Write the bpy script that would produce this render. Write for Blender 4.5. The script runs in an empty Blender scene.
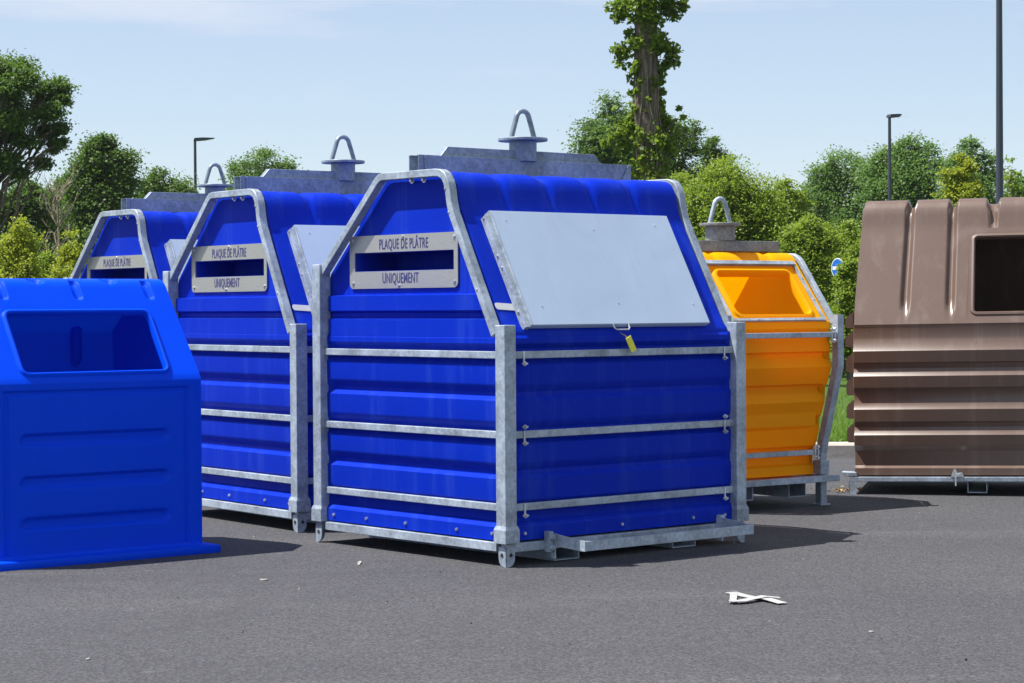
import bpy, bmesh, math, random
import numpy as np
from mathutils import Vector, Matrix
from mathutils.geometry import tessellate_polygon

random.seed(7)
RNG = np.random.default_rng(7)
SC = bpy.context.scene
COL = SC.collection

# ------------------------------------------------------------------ camera
CAM_H, F_PX, PITCH, ROLL = 1.5, 2179.0, 0.0161, -0.0063
def cam_axes():
    f = Vector((0, math.cos(PITCH), -math.sin(PITCH))); r = Vector((1, 0, 0)); u = r.cross(f)
    c, s = math.cos(ROLL), math.sin(ROLL)
    return c*r + s*u, -s*r + c*u, f
CR, CU, CF = cam_axes()
cd = bpy.data.cameras.new('camera'); cam = bpy.data.objects.new('camera', cd); COL.objects.link(cam)
cd.sensor_width = 36.0; cd.lens = 36.0*F_PX/1024.0; cd.clip_start = 0.1; cd.clip_end = 4000
m = Matrix.Identity(4)
for i in range(3):
    m[i][0] = CR[i]; m[i][1] = CU[i]; m[i][2] = -CF[i]
m[2][3] = CAM_H
cam.matrix_world = m
SC.camera = cam
def at(px, py, depth):
    """the place at a given distance along +Y that lies in a given direction"""
    d = CF + CR*((px-512)/F_PX) - CU*((py-341.5)/F_PX)
    return Vector((0, 0, CAM_H)) + d*(depth/d.y)

# ------------------------------------------------------------------ world, sun, exposure
SUN_TO = Vector((-0.458, -0.02, 0.889)).normalized()
SUN_EL = math.asin(SUN_TO.z); SUN_AZ = math.atan2(SUN_TO.x, SUN_TO.y)
W = bpy.data.worlds.new('World'); SC.world = W; W.use_nodes = True
nt = W.node_tree; nt.nodes.clear()
sky = nt.nodes.new('ShaderNodeTexSky'); sky.sky_type = 'NISHITA'; sky.sun_disc = False
sky.sun_elevation = SUN_EL; sky.sun_rotation = SUN_AZ
sky.altitude = 900; sky.air_density = 1.0; sky.dust_density = 0.3; sky.ozone_density = 2.5
bg = nt.nodes.new('ShaderNodeBackground'); bg.inputs[1].default_value = 0.075
wo = nt.nodes.new('ShaderNodeOutputWorld')
tc = nt.nodes.new('ShaderNodeTexCoord')
mp = nt.nodes.new('ShaderNodeMapping'); mp.inputs['Scale'].default_value = (7.0, 7.0, 40.0); mp.inputs['Location'].default_value = (1.3, 0.4, 2.1)
nz = nt.nodes.new('ShaderNodeTexNoise'); nz.inputs['Scale'].default_value = 1.0; nz.inputs['Detail'].default_value = 6; nz.inputs['Roughness'].default_value = 0.55
cr = nt.nodes.new('ShaderNodeValToRGB'); cr.color_ramp.elements[0].position = 0.5; cr.color_ramp.elements[1].position = 0.72
cr.color_ramp.elements[0].color = (0.38, 0.38, 0.38, 1); cr.color_ramp.elements[1].color = (0.85, 0.85, 0.85, 1)
mx = nt.nodes.new('ShaderNodeMix'); mx.data_type = 'RGBA'
mx.inputs[7].default_value = (5.5, 5.9, 6.9, 1)
L_ = nt.links.new
sx_ = nt.nodes.new('ShaderNodeSeparateXYZ'); mr = nt.nodes.new('ShaderNodeMapRange'); mr.interpolation_type = 'SMOOTHSTEP'   # the lower sky is clear, cloud begins higher up
mr.inputs[1].default_value = 0.098; mr.inputs[2].default_value = 0.15; mr.inputs[3].default_value = -0.10; mr.inputs[4].default_value = 0.12
ad = nt.nodes.new('ShaderNodeMath'); ad.operation = 'ADD'
L_(tc.outputs['Generated'], sx_.inputs[0]); L_(sx_.outputs[2], mr.inputs[0]); L_(nz.outputs['Fac'], ad.inputs[0]); L_(mr.outputs[0], ad.inputs[1])
L_(tc.outputs['Generated'], mp.inputs[0]); L_(mp.outputs[0], nz.inputs['Vector']); L_(ad.outputs[0], cr.inputs[0])
L_(cr.outputs[0], mx.inputs[0]); L_(sky.outputs[0], mx.inputs[6]); L_(mx.outputs[2], bg.inputs[0]); L_(bg.outputs[0], wo.inputs[0])
sd = bpy.data.lights.new('sun', 'SUN'); sun = bpy.data.objects.new('sun', sd); COL.objects.link(sun)
sd.energy = 5.0; sd.angle = math.radians(0.53); sd.color = (1.0, 0.955, 0.89)
sun.rotation_euler = SUN_TO.to_track_quat('Z', 'Y').to_euler(); sun.location = (-20, -5, 40)
vs = SC.view_settings
vs.view_transform = 'Standard'; vs.look = 'None'; vs.exposure = 0.88; vs.gamma = 1.0; vs.use_curve_mapping = False

# ------------------------------------------------------------------ materials
def mat(name):
    mm = bpy.data.materials.new(name); mm.use_nodes = True
    n = mm.node_tree; b = n.nodes['Principled BSDF']
    return mm, n, b
def noise(n, scale, detail=4, rough=0.55, vec=None, dist=0.0):
    t = n.nodes.new('ShaderNodeTexNoise'); t.inputs['Scale'].default_value = scale
    t.inputs['Detail'].default_value = detail; t.inputs['Roughness'].default_value = rough; t.inputs['Distortion'].default_value = dist
    if vec is not None: n.links.new(vec, t.inputs['Vector'])
    return t
def coords(n, kind='Object', scale=(1, 1, 1)):
    t = n.nodes.new('ShaderNodeTexCoord'); p = n.nodes.new('ShaderNodeMapping'); p.inputs['Scale'].default_value = scale
    n.links.new(t.outputs[kind], p.inputs[0]); return p.outputs[0]
def ramp(n, fac, stops):
    r = n.nodes.new('ShaderNodeValToRGB'); e = r.color_ramp.elements
    e[0].position, e[0].color = stops[0][0], (*stops[0][1], 1)
    e[1].position, e[1].color = stops[-1][0], (*stops[-1][1], 1)
    for p, c in stops[1:-1]:
        k = e.new(p); k.color = (*c, 1)
    n.links.new(fac, r.inputs[0]); return r.outputs[0]
def mixc(n, fac, a, b, mode='MIX'):
    x = n.nodes.new('ShaderNodeMix'); x.data_type = 'RGBA'; x.blend_type = mode
    for i, v in ((0, fac), (6, a), (7, b)):
        if isinstance(v, (int, float)): x.inputs[i].default_value = v
        elif isinstance(v, tuple): x.inputs[i].default_value = (*v, 1)
        else: n.links.new(v, x.inputs[i])
    return x.outputs[2]
def bump(n, b, h, strength, dist=0.01):
    k = n.nodes.new('ShaderNodeBump'); k.inputs['Strength'].default_value = strength; k.inputs['Distance'].default_value = dist
    n.links.new(h, k.inputs['Height']); n.links.new(k.outputs[0], b.inputs['Normal'])
def mul(n, v, s, a=0.0):
    k = n.nodes.new('ShaderNodeMath'); k.operation = 'MULTIPLY_ADD'; n.links.new(v, k.inputs[0]); k.inputs[1].default_value = s; k.inputs[2].default_value = a
    return k.outputs[0]

def plastic(name, col, dusty, rough=0.36, wear=0.5, spec=0.5, trans=0.0, tcol=None):
    mm, n, b = mat(name); v = coords(n)
    n1 = noise(n, 2.3, 5, 0.6, v); n2 = noise(n, 42, 3, 0.6, v)
    st = noise(n, 1.0, 5, 0.65, coords(n, scale=(9, 9, 0.9)), 0.4)      # rain streaks run down the sides
    c = mixc(n, mul(n, n1.outputs['Fac'], 0.55), col, tuple(x*0.78 for x in col))
    c = mixc(n, ramp(n, st.outputs['Fac'], [(0.52, (0, 0, 0)), (0.8, (0.34*wear,)*3)]), c, dusty)
    c = mixc(n, ramp(n, n2.outputs['Fac'], [(0.62, (0, 0, 0)), (0.78, (0.22*wear,)*3)]), c, dusty)
    sc_ = noise(n, 1.0, 4, 0.75, coords(n, scale=(5, 5, 70)), 1.5)                                      # rubbed scratches
    sm = noise(n, 3.1, 3, 0.5, v)
    k_ = n.nodes.new('ShaderNodeMath'); k_.operation = 'MULTIPLY'
    n.links.new(ramp(n, sc_.outputs['Fac'], [(0.62, (0, 0, 0)), (0.74, (0.55*wear,)*3)]), k_.inputs[0]); n.links.new(ramp(n, sm.outputs['Fac'], [(0.5, (0, 0, 0)), (0.7, (1, 1, 1))]), k_.inputs[1])
    c = mixc(n, k_.outputs[0], c, dusty)
    n.links.new(c, b.inputs['Base Color'])
    n.links.new(mul(n, n1.outputs['Fac'], 0.22, rough-0.08), b.inputs['Roughness'])
    b.inputs['Specular IOR Level'].default_value = spec
    bump(n, b, noise(n, 90, 2, 0.5, v).outputs['Fac'], 0.05, 0.004)
    if trans:                                                       # thin moulded walls let some light through
        t = n.nodes.new('ShaderNodeBsdfTranslucent'); x = n.nodes.new('ShaderNodeMixShader'); x.inputs[0].default_value = trans
        if tcol: t.inputs[0].default_value = (*tcol, 1)
        else: n.links.new(c, t.inputs[0])
        n.links.new(b.outputs[0], x.inputs[1]); n.links.new(t.outputs[0], x.inputs[2])
        n.links.new(x.outputs[0], n.nodes['Material Output'].inputs[0])
    return mm
M = {}
M['blue'] = plastic('blue_polyethylene', (0.0018, 0.024, 0.44), (0.05, 0.12, 0.50), 0.46, 0.9, 0.05)
M['azure'] = plastic('azure_polyethylene', (0.0002, 0.064, 0.82), (0.003, 0.10, 0.86), 0.42, 0.4, 0.05, 0.06)
M['azure_solid'] = plastic('azure_baffle', (0.001, 0.05, 0.6), (0.01, 0.1, 0.7), 0.5, 0.2, 0.1)  # opaque azure for the added sun baffle inside the bin
M['yellow'] = plastic('yellow_polyethylene', (0.92, 0.53, 0.0004), (0.9, 0.55, 0.01), 0.45, 0.2, 0.12, 0.42, (0.95, 0.34, 0.0))
M['brown'] = plastic('brown_polyethylene', (0.122, 0.078, 0.059), (0.25, 0.205, 0.185), 0.34, 1.1, 0.6)

def galv(name, base=(0.32, 0.38, 0.45), metallic=0.2, rough=0.45):
    mm, n, b = mat(name); v = coords(n)
    vo = n.nodes.new('ShaderNodeTexVoronoi'); vo.inputs['Scale'].default_value = 55; n.links.new(v, vo.inputs['Vector'])
    n1 = noise(n, 5, 5, 0.65, v); n2 = noise(n, 130, 2, 0.6, v)
    c = ramp(n, n1.outputs['Fac'], [(0.3, tuple(x*0.58 for x in base)), (0.52, base), (0.72, tuple(min(1, x*1.35) for x in base))])
    c = mixc(n, 0.6, c, ramp(n, vo.outputs['Color'], [(0.2, (0.32,)*3), (0.8, (0.68,)*3)]), 'SOFT_LIGHT')
    c = mixc(n, ramp(n, n2.outputs['Fac'], [(0.6, (0, 0, 0)), (0.75, (0.5,)*3)]), c, (0.6, 0.63, 0.65))
    hs = n.nodes.new('ShaderNodeHueSaturation'); hs.inputs['Saturation'].default_value = 1.0; n.links.new(c, hs.inputs['Color'])
    n.links.new(hs.outputs[0], b.inputs['Base Color'])
    b.inputs['Metallic'].default_value = metallic
    n.links.new(mul(n, n1.outputs['Fac'], 0.3, rough-0.13), b.inputs['Roughness'])
    bump(n, b, n1.outputs['Fac'], 0.12, 0.01)
    return mm
M['galv'] = galv('galvanised_steel')
M['galv_dull'] = galv('dull_galvanised_steel', (0.25, 0.25, 0.245), 0.4, 0.55)
M['galv_roof'] = galv('weathered_galvanised_steel', (0.22, 0.275, 0.35), 0.3, 0.45)
M['bolt'] = galv('zinc_bolt', (0.62, 0.64, 0.66), 0.8, 0.35)

def simple(name, col, rough=0.5, metallic=0.0, var=0.25, scale=8, spec=0.5, bmp=0.0):
    mm, n, b = mat(name); v = coords(n)
    n1 = noise(n, scale, 4, 0.6, v)
    n.links.new(mixc(n, n1.outputs['Fac'], tuple(c*(1-var) for c in col), tuple(min(1, c*(1+var)) for c in col)), b.inputs['Base Color'])
    b.inputs['Roughness'].default_value = rough; b.inputs['Metallic'].default_value = metallic; b.inputs['Specular IOR Level'].default_value = spec
    if bmp: bump(n, b, n1.outputs['Fac'], bmp, 0.01)
    return mm
def flap_sheet():
    mm, n, b = mat('grey_flap_sheet'); v = coords(n)
    n1 = noise(n, 2.2, 5, 0.6, v, 0.8); n2 = noise(n, 1.0, 5, 0.7, coords(n, scale=(14, 2.2, 2.2)), 0.3); n3 = noise(n, 60, 2, 0.6, v)
    c = ramp(n, n1.outputs['Fac'], [(0.3, (0.375, 0.475, 0.61)), (0.7, (0.42, 0.525, 0.665))])
    c = mixc(n, ramp(n, n2.outputs['Fac'], [(0.55, (0, 0, 0)), (0.8, (0.3,)*3)]), c, (0.30, 0.36, 0.44))      # run marks down the sheet
    c = mixc(n, ramp(n, n3.outputs['Fac'], [(0.68, (0, 0, 0)), (0.76, (0.35,)*3)]), c, (0.25, 0.27, 0.30))
    n.links.new(c, b.inputs['Base Color']); b.inputs['Metallic'].default_value = 0.1
    n.links.new(mul(n, n1.outputs['Fac'], 0.25, 0.32), b.inputs['Roughness'])
    bump(n, b, noise(n, 1.6, 2, 0.4, v).outputs['Fac'], 0.12, 0.03)
    return mm
M['flap'] = flap_sheet()
M['plaque'] = None
def brushed():
    mm, n, b = mat('brushed_stainless'); v = coords(n, scale=(1, 4, 160))
    n1 = noise(n, 3, 4, 0.7, v); n2 = noise(n, 3, 3, 0.5, coords(n))
    c = ramp(n, n1.outputs['Fac'], [(0.3, (0.36, 0.355, 0.335)), (0.7, (0.52, 0.51, 0.485))])
    n.links.new(c, b.inputs['Base Color']); b.inputs['Metallic'].default_value = 0.65
    n.links.new(mul(n, n2.outputs['Fac'], 0.25, 0.3), b.inputs['Roughness'])
    return mm
M['plaque'] = brushed()
M['ink'] = simple('blue_print', (0.03, 0.035, 0.16), 0.6)
M['sticker'] = simple('white_sticker', (0.55, 0.56, 0.57), 0.45, 0, 0.06, 30)
M['tag'] = simple('yellow_tag_card', (0.75, 0.72, 0.05), 0.5, 0, 0.15, 60)
M['string'] = simple('twine', (0.3, 0.26, 0.12), 0.8)
M['black'] = simple('hole_black', (0.015, 0.015, 0.016), 0.7)  # darkness of the foot holes, painted on discs
M['lamp_paint'] = simple('dark_blue_grey_paint', (0.028, 0.036, 0.055), 0.42, 0.0, 0.15, 3)
M['lamp_glass'] = simple('lamp_lens', (0.55, 0.57, 0.58), 0.2)
M['sign_blue'] = simple('sign_blue', (0.01, 0.13, 0.5), 0.8, spec=0.1)
M['white'] = simple('white_paint', (0.78, 0.78, 0.76), 0.5)
M['film'] = simple('white_plastic_film', (0.38, 0.38, 0.375), 0.4, 0, 0.06, 40)
M['grit'] = simple('pale_grit', (0.13, 0.125, 0.115), 0.9, 0, 0.5, 3)
M['scrap'] = simple('dirty_scrap', (0.26, 0.255, 0.24), 0.8, 0, 0.4, 30)
M['dry'] = simple('dry_leaf', (0.34, 0.22, 0.09), 0.8, 0, 0.5, 12)
M['wood'] = simple('weathered_wood', (0.25, 0.20, 0.15), 0.8, 0, 0.3, 9, bmp=0.4)

def asphalt():
    mm, n, b = mat('asphalt'); v = coords(n)
    big = noise(n, 0.35, 5, 0.6, v); mid = noise(n, 2.2, 5, 0.65, v)
    str_ = noise(n, 1.0, 4, 0.6, coords(n, scale=(0.12, 1.1, 1)), 0.8)
    vo = n.nodes.new('ShaderNodeTexVoronoi'); vo.inputs['Scale'].default_value = 90; n.links.new(v, vo.inputs['Vector'])
    fine = noise(n, 70, 3, 0.75, v); grit = noise(n, 48, 3, 0.78, v)
    c = ramp(n, big.outputs['Fac'], [(0.3, (0.047, 0.0475, 0.0535)), (0.7, (0.064, 0.064, 0.0695))])
    c = mixc(n, mul(n, mid.outputs['Fac'], 0.5), c, (0.056, 0.0565, 0.0625))
    c = mixc(n, ramp(n, str_.outputs['Fac'], [(0.55, (0, 0, 0)), (0.75, (0.4,)*3)]), c, (0.096, 0.097, 0.103))
    # stones of the wearing course, darker bitumen between
    c = mixc(n, 0.6, c, ramp(n, vo.outputs['Color'], [(0.1, (0.12,)*3), (0.55, (0.47,)*3), (0.95, (0.92,)*3)]), 'OVERLAY')
    c = mixc(n, ramp(n, fine.outputs['Fac'], [(0.56, (0, 0, 0)), (0.72, (0.65,)*3)]), c, (0.158, 0.16, 0.167))
    c = mixc(n, ramp(n, grit.outputs['Fac'], [(0.55, (0, 0, 0)), (0.70, (0.85,)*3)]), c, (0.022, 0.022, 0.024))
    oil = noise(n, 0.9, 4, 0.55, v, 1.2); sc = noise(n, 7.5, 3, 0.6, v); trk = noise(n, 1.0, 4, 0.6, coords(n, scale=(0.25, 2.6, 1)), 0.6)
    c = mixc(n, ramp(n, oil.outputs['Fac'], [(0.60, (0, 0, 0)), (0.76, (0.42,)*3)]), c, (0.032, 0.032, 0.035))     # old drips and stains
    c = mixc(n, ramp(n, trk.outputs['Fac'], [(0.58, (0, 0, 0)), (0.72, (0.28,)*3)]), c, (0.034, 0.034, 0.037))     # swept tyre marks
    c = mixc(n, ramp(n, sc.outputs['Fac'], [(0.66, (0, 0, 0)), (0.78, (0.5,)*3)]), c, (0.14, 0.142, 0.148))         # dusty worn spots
    n.links.new(c, b.inputs['Base Color'])
    b.inputs['Roughness'].default_value = 0.88; b.inputs['Specular IOR Level'].default_value = 0.3
    h = mixc(n, 0.5, fine.outputs['Fac'], vo.outputs['Distance'])
    bump(n, b, h, 0.55, 0.006)
    return mm
M['asphalt'] = asphalt()
M['concrete'] = simple('concrete', (0.50, 0.46, 0.40), 0.85, 0, 0.25, 14, 0.3, 0.3)
M['turf'] = simple('turf', (0.05, 0.09, 0.015), 0.95, 0, 0.4, 6, 0.1)

def leafmat(name, col, col2, trans=0.35, tcol=None, rough=0.5):
    mm = bpy.data.materials.new(name); mm.use_nodes = True
    n = mm.node_tree; n.nodes.clear()
    o = n.nodes.new('ShaderNodeOutputMaterial'); b = n.nodes.new('ShaderNodeBsdfPrincipled'); t = n.nodes.new('ShaderNodeBsdfTranslucent'); x = n.nodes.new('ShaderNodeMixShader')
    g = n.nodes.new('ShaderNodeNewGeometry')
    v = coords(n); nz_ = noise(n, 1.1, 3, 0.6, v)
    f = n.nodes.new('ShaderNodeMath'); f.operation = 'ADD'; n.links.new(mul(n, g.outputs['Random Per Island'], 0.7), f.inputs[0]); n.links.new(mul(n, nz_.outputs['Fac'], 0.9, -0.3), f.inputs[1]); f.use_clamp = True
    c = mixc(n, f.outputs[0], col, col2)
    n.links.new(c, b.inputs['Base Color']); b.inputs['Roughness'].default_value = rough; b.inputs['Specular IOR Level'].default_value = 0.3
    tcc = mixc(n, 0.5, c, tcol or tuple(min(1, k*1.6) for k in col2))
    n.links.new(tcc, t.inputs[0])
    x.inputs[0].default_value = trans
    n.links.new(b.outputs[0], x.inputs[1]); n.links.new(t.outputs[0], x.inputs[2]); n.links.new(x.outputs[0], o.inputs[0])
    return mm
M['leaf_dark'] = leafmat('dark_green_leaf', (0.036, 0.085, 0.016), (0.10, 0.175, 0.026), 0.42)
M['leaf_mid'] = leafmat('mid_green_leaf', (0.045, 0.105, 0.02), (0.12, 0.205, 0.034), 0.42)
M['leaf_bright'] = leafmat('bright_green_leaf', (0.085, 0.155, 0.016), (0.25, 0.34, 0.032), 0.45)
M['leaf_lime'] = leafmat('lime_leaf', (0.13, 0.20, 0.015), (0.33, 0.37, 0.03), 0.45)
M['leaf_ivy'] = leafmat('ivy_leaf', (0.04, 0.09, 0.010), (0.20, 0.29, 0.03), 0.42, None, 0.42)
M['leaf_blue'] = leafmat('far_green_leaf', (0.06, 0.14, 0.032), (0.14, 0.24, 0.045), 0.42)
M['grass'] = leafmat('grass_blade', (0.08, 0.17, 0.015), (0.17, 0.29, 0.03), 0.4)
def barkmat(name, c1, c2):
    mm, n, b = mat(name); v = coords(n, scale=(7, 7, 1.3))
    t = noise(n, 3.2, 6, 0.7, v, 0.6)
    n.links.new(ramp(n, t.outputs['Fac'], [(0.35, c1), (0.65, c2)]), b.inputs['Base Color']); b.inputs['Roughness'].default_value = 0.9; b.inputs['Specular IOR Level'].default_value = 0.15
    bump(n, b, t.outputs['Fac'], 1.0, 0.05)
    return mm
M['bark'] = barkmat('oak_bark', (0.05, 0.038, 0.03), (0.24, 0.195, 0.155))
M['bark_pale'] = barkmat('pale_bark', (0.20, 0.17, 0.12), (0.42, 0.36, 0.27))

# ------------------------------------------------------------------ mesh helpers
class MB:
    """collects shapes; build() links them as one mesh object"""
    def __init__(s): s.v = []; s.f = []
    def add(s, vs_, fs):
        k = len(s.v); s.v += [tuple(p) for p in vs_]; s.f += [tuple(i+k for i in q) for q in fs]; return s
    def box(s, x0, x1, y0, y1, z0, z1):
        return s.add([(x0,y0,z0),(x1,y0,z0),(x1,y1,z0),(x0,y1,z0),(x0,y0,z1),(x1,y0,z1),(x1,y1,z1),(x0,y1,z1)],
                     [(0,3,2,1),(4,5,6,7),(0,1,5,4),(1,2,6,5),(2,3,7,6),(3,0,4,7)])
    def prism(s, poly, f0, f1):
        """poly 2-D; f0/f1 map a 2-D point to the two end positions"""
        n = len(poly); vs_ = [f0(p) for p in poly]+[f1(p) for p in poly]
        return s.add(vs_, [tuple(range(n-1, -1, -1)), tuple(range(n, 2*n))]+[(i, (i+1) % n, n+(i+1) % n, n+i) for i in range(n)])
    def cyl(s, a, b, r0, r1=None, n=10, cap=True):
        a = Vector(a); b = Vector(b); r1 = r0 if r1 is None else r1
        d = (b-a).normalized(); u = d.orthogonal().normalized(); w = d.cross(u)
        vs_ = []
        for c, r in ((a, r0), (b, r1)):
            for i in range(n):
                t = 2*math.pi*i/n; vs_.append(c+u*(r*math.cos(t))+w*(r*math.sin(t)))
        fs = [(i, (i+1) % n, n+(i+1) % n, n+i) for i in range(n)]
        if cap: fs += [tuple(range(n-1, -1, -1)), tuple(range(n, 2*n))]
        return s.add(vs_, fs)
    def tube(s, pts, rad, n=6, cap=True):
        pts = [Vector(p) for p in pts]; m_ = len(pts)
        if not hasattr(rad, '__len__'): rad = [rad]*m_
        vs_ = []; u = None
        for i, p in enumerate(pts):
            d = (pts[min(i+1, m_-1)]-pts[max(i-1, 0)]).normalized()
            if u is None: u = d.orthogonal().normalized()
            else:
                u = u-d*u.dot(d); u = u.normalized() if u.length > 1e-6 else d.orthogonal().normalized()
            w = d.cross(u)
            for k in range(n):
                t = 2*math.pi*k/n; vs_.append(p+u*(rad[i]*math.cos(t))+w*(rad[i]*math.sin(t)))
        fs = [(i*n+k, i*n+(k+1) % n, (i+1)*n+(k+1) % n, (i+1)*n+k) for i in range(m_-1) for k in range(n)]
        if cap: fs += [tuple(range(n-1, -1, -1)), tuple((m_-1)*n+k for k in range(n))]
        return s.add(vs_, fs)
    def grid(s, nu, nv, fn):
        vs_ = [fn(i/(nu), j/(nv)) for i in range(nu+1) for j in range(nv+1)]
        return s.add(vs_, [(i*(nv+1)+j, (i+1)*(nv+1)+j, (i+1)*(nv+1)+j+1, i*(nv+1)+j+1) for i in range(nu) for j in range(nv)])
    def gridpts(s, us, vs2, fn):
        nu, nv = len(us)-1, len(vs2)-1
        vs_ = [fn(a, b) for a in us for b in vs2]
        return s.add(vs_, [(i*(nv+1)+j, (i+1)*(nv+1)+j, (i+1)*(nv+1)+j+1, i*(nv+1)+j+1) for i in range(nu) for j in range(nv)])
    def rings(s, loops, closed=True):
        """bridge equal-length loops of 3-D points"""
        n = len(loops[0]); vs_ = [p for l in loops for p in l]
        return s.add(vs_, [(i*n+k, i*n+(k+1) % n, (i+1)*n+(k+1) % n, (i+1)*n+k) for i in range(len(loops)-1) for k in range(n if closed else n-1)])
    def holed(s, outer, holes, fn):
        """flat polygon with holes, mapped by fn"""
        loops = [[Vector((p[0], p[1], 0)) for p in l] for l in [outer]+holes]
        flat = [p for l in loops for p in l]
        return s.add([fn((p.x, p.y)) for p in flat], [tuple(t) for t in tessellate_polygon(loops)])
    def sweep(s, outer, w, x0, x1):
        """flat-sided bar following a polyline in the YZ plane, width w inwards, between x0 and x1"""
        n = len(outer); inn = []
        for i in range(n):
            a = Vector(outer[max(i-1, 0)]); b = Vector(outer[i]); c = Vector(outer[min(i+1, n-1)])
            d1 = (b-a).normalized() if i > 0 else (c-b).normalized(); d2 = (c-b).normalized() if i < n-1 else d1
            n1 = Vector((d1.y, -d1.x)); n2 = Vector((d2.y, -d2.x)); nn = (n1+n2).normalized()
            inn.append(b+nn*(w/max(0.5, nn.dot(n1))))
        loops = []
        for i in range(n):
            o_, q = outer[i], inn[i]
            loops.append([(x0, o_[0], o_[1]), (x1, o_[0], o_[1]), (x1, q[0], q[1]), (x0, q[0], q[1])])
        s.rings(loops); k = len(s.v)-4*n
        s.f += [(k+3, k+2, k+1, k), (k+4*n-4, k+4*n-3, k+4*n-2, k+4*n-1)]
        return s
    def build(s, name, mat_, parent=None, smooth=None, bevel=0.0, solid=0.0, recalc=True, merge=False):
        me = bpy.data.meshes.new(name); me.from_pydata(s.v, [], s.f); me.update()
        if recalc:
            b = bmesh.new(); b.from_mesh(me)
            if merge: bmesh.ops.remove_doubles(b, verts=b.verts, dist=0.0004)
            bmesh.ops.recalc_face_normals(b, faces=b.faces); b.to_mesh(me); b.free()
        if smooth is not None:
            me.polygons.foreach_set('use_smooth', [True]*len(me.polygons)); me.set_sharp_from_angle(angle=math.radians(smooth))
        me.materials.append(mat_)
        o = bpy.data.objects.new(name, me); COL.objects.link(o); o.parent = parent
        if name in ('bolts', 'rivets', 'twigs', 'shoots'): o['kind'] = 'stuff'     # too small to pick apart
        if solid:
            md = o.modifiers.new('Solidify', 'SOLIDIFY'); md.thickness = solid; md.offset = -1
        if bevel:
            md = o.modifiers.new('Bevel', 'BEVEL'); md.width = bevel; md.segments = 2; md.limit_method = 'ANGLE'; md.angle_limit = math.radians(35)
        return o
def tag(o, label=None, cat=None, group=None, kind=None):
    if label: o['label'] = label
    if cat: o['category'] = cat
    if group: o['group'] = group
    if kind: o['kind'] = kind
    return o
def empty(name, loc, rz=0.0):
    e = bpy.data.objects.new(name, None); COL.objects.link(e); e.location = loc; e.rotation_euler = (0, 0, rz); e.empty_display_size = 0.2
    return e
def rrect(x0, x1, y0, y1, r, n=6):
    pts = []
    for cx, cy, a0 in ((x1-r, y0+r, -90), (x1-r, y1-r, 0), (x0+r, y1-r, 90), (x0+r, y0+r, 180)):
        for i in range(n+1):
            t = math.radians(a0+90*i/n); pts.append((cx+r*math.cos(t), cy+r*math.sin(t)))
    return pts
def ribbed_ring(x0, x1, y0, y1, d, dmin, z, r=0.03, fade=0.05):
    """closed outline at height z; the inset d fades to dmin near the corners"""
    def side(a, c):
        L = c-a; ts = [r, r+fade*0.5, r+fade, r+fade*2, L/2, L-r-fade*2, L-r-fade, L-r-fade*0.5, L-r]
        out = []
        for t in ts:
            k = sstep(r, r+fade, min(t, L-t)); out.append((a+t, dmin+(d-dmin)*k if d > dmin else d))
        return out
    pts = []
    for t, q in side(x0, x1): pts.append((t, y0+q, z))
    pts.append((x1-0.3*r-min(d, dmin), y0+0.3*r+min(d, dmin), z))
    for t, q in side(y0, y1): pts.append((x1-q, t, z))
    pts.append((x1-0.3*r-min(d, dmin), y1-0.3*r-min(d, dmin), z))
    for t, q in reversed(side(x0, x1)): pts.append((t, y1-q, z))
    pts.append((x0+0.3*r+min(d, dmin), y1-0.3*r-min(d, dmin), z))
    for t, q in reversed(side(y0, y1)): pts.append((x0+q, t, z))
    pts.append((x0+0.3*r+min(d, dmin), y0+0.3*r+min(d, dmin), z))
    return pts
def sstep(a, b, x):
    t = min(1.0, max(0.0, (x-a)/(b-a))); return t*t*(3-2*t)
def capsule_sd(px, py, ax, ay, bx, by):
    dx, dy = bx-ax, by-ay; t = max(0, min(1, ((px-ax)*dx+(py-ay)*dy)/(dx*dx+dy*dy+1e-12)))
    return math.hypot(px-ax-t*dx, py-ay-t*dy)
def arc_pts(c, r, a0, a1, n):
    return [(c[0]+r*math.cos(math.radians(a0+(a1-a0)*i/n)), c[1]+r*math.sin(math.radians(a0+(a1-a0)*i/n))) for i in range(n+1)]
def bolt(mb, p, d, r=0.012, h=0.012):
    p = Vector(p); d = Vector(d).normalized()
    mb.cyl(p, p+d*h*0.35, r*1.5, r*1.5, 10); mb.cyl(p+d*h*0.35, p+d*h, r, r*0.85, 6)
def text_mesh(name, body, size, mat_, parent, origin, rot, sx=1.0):
    cu = bpy.data.curves.new(name, 'FONT'); cu.body = body; cu.size = size; cu.align_x = 'CENTER'; cu.align_y = 'CENTER'; cu.extrude = 0.0006; cu.resolution_u = 3; cu.offset = 0.0005; cu.space_character = 1.08
    to = bpy.data.objects.new('tmp', cu); COL.objects.link(to)
    dg = bpy.context.evaluated_depsgraph_get(); me = bpy.data.meshes.new_from_object(to.evaluated_get(dg))
    bpy.data.objects.remove(to); bpy.data.curves.remove(cu)
    me.name = name; mt = Matrix.Translation(origin) @ rot @ Matrix.Diagonal((sx, 1, 1, 1)); me.transform(mt)
    me.materials.clear(); me.materials.append(mat_)
    o = bpy.data.objects.new(name, me); COL.objects.link(o); o.parent = parent
    return o

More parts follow.
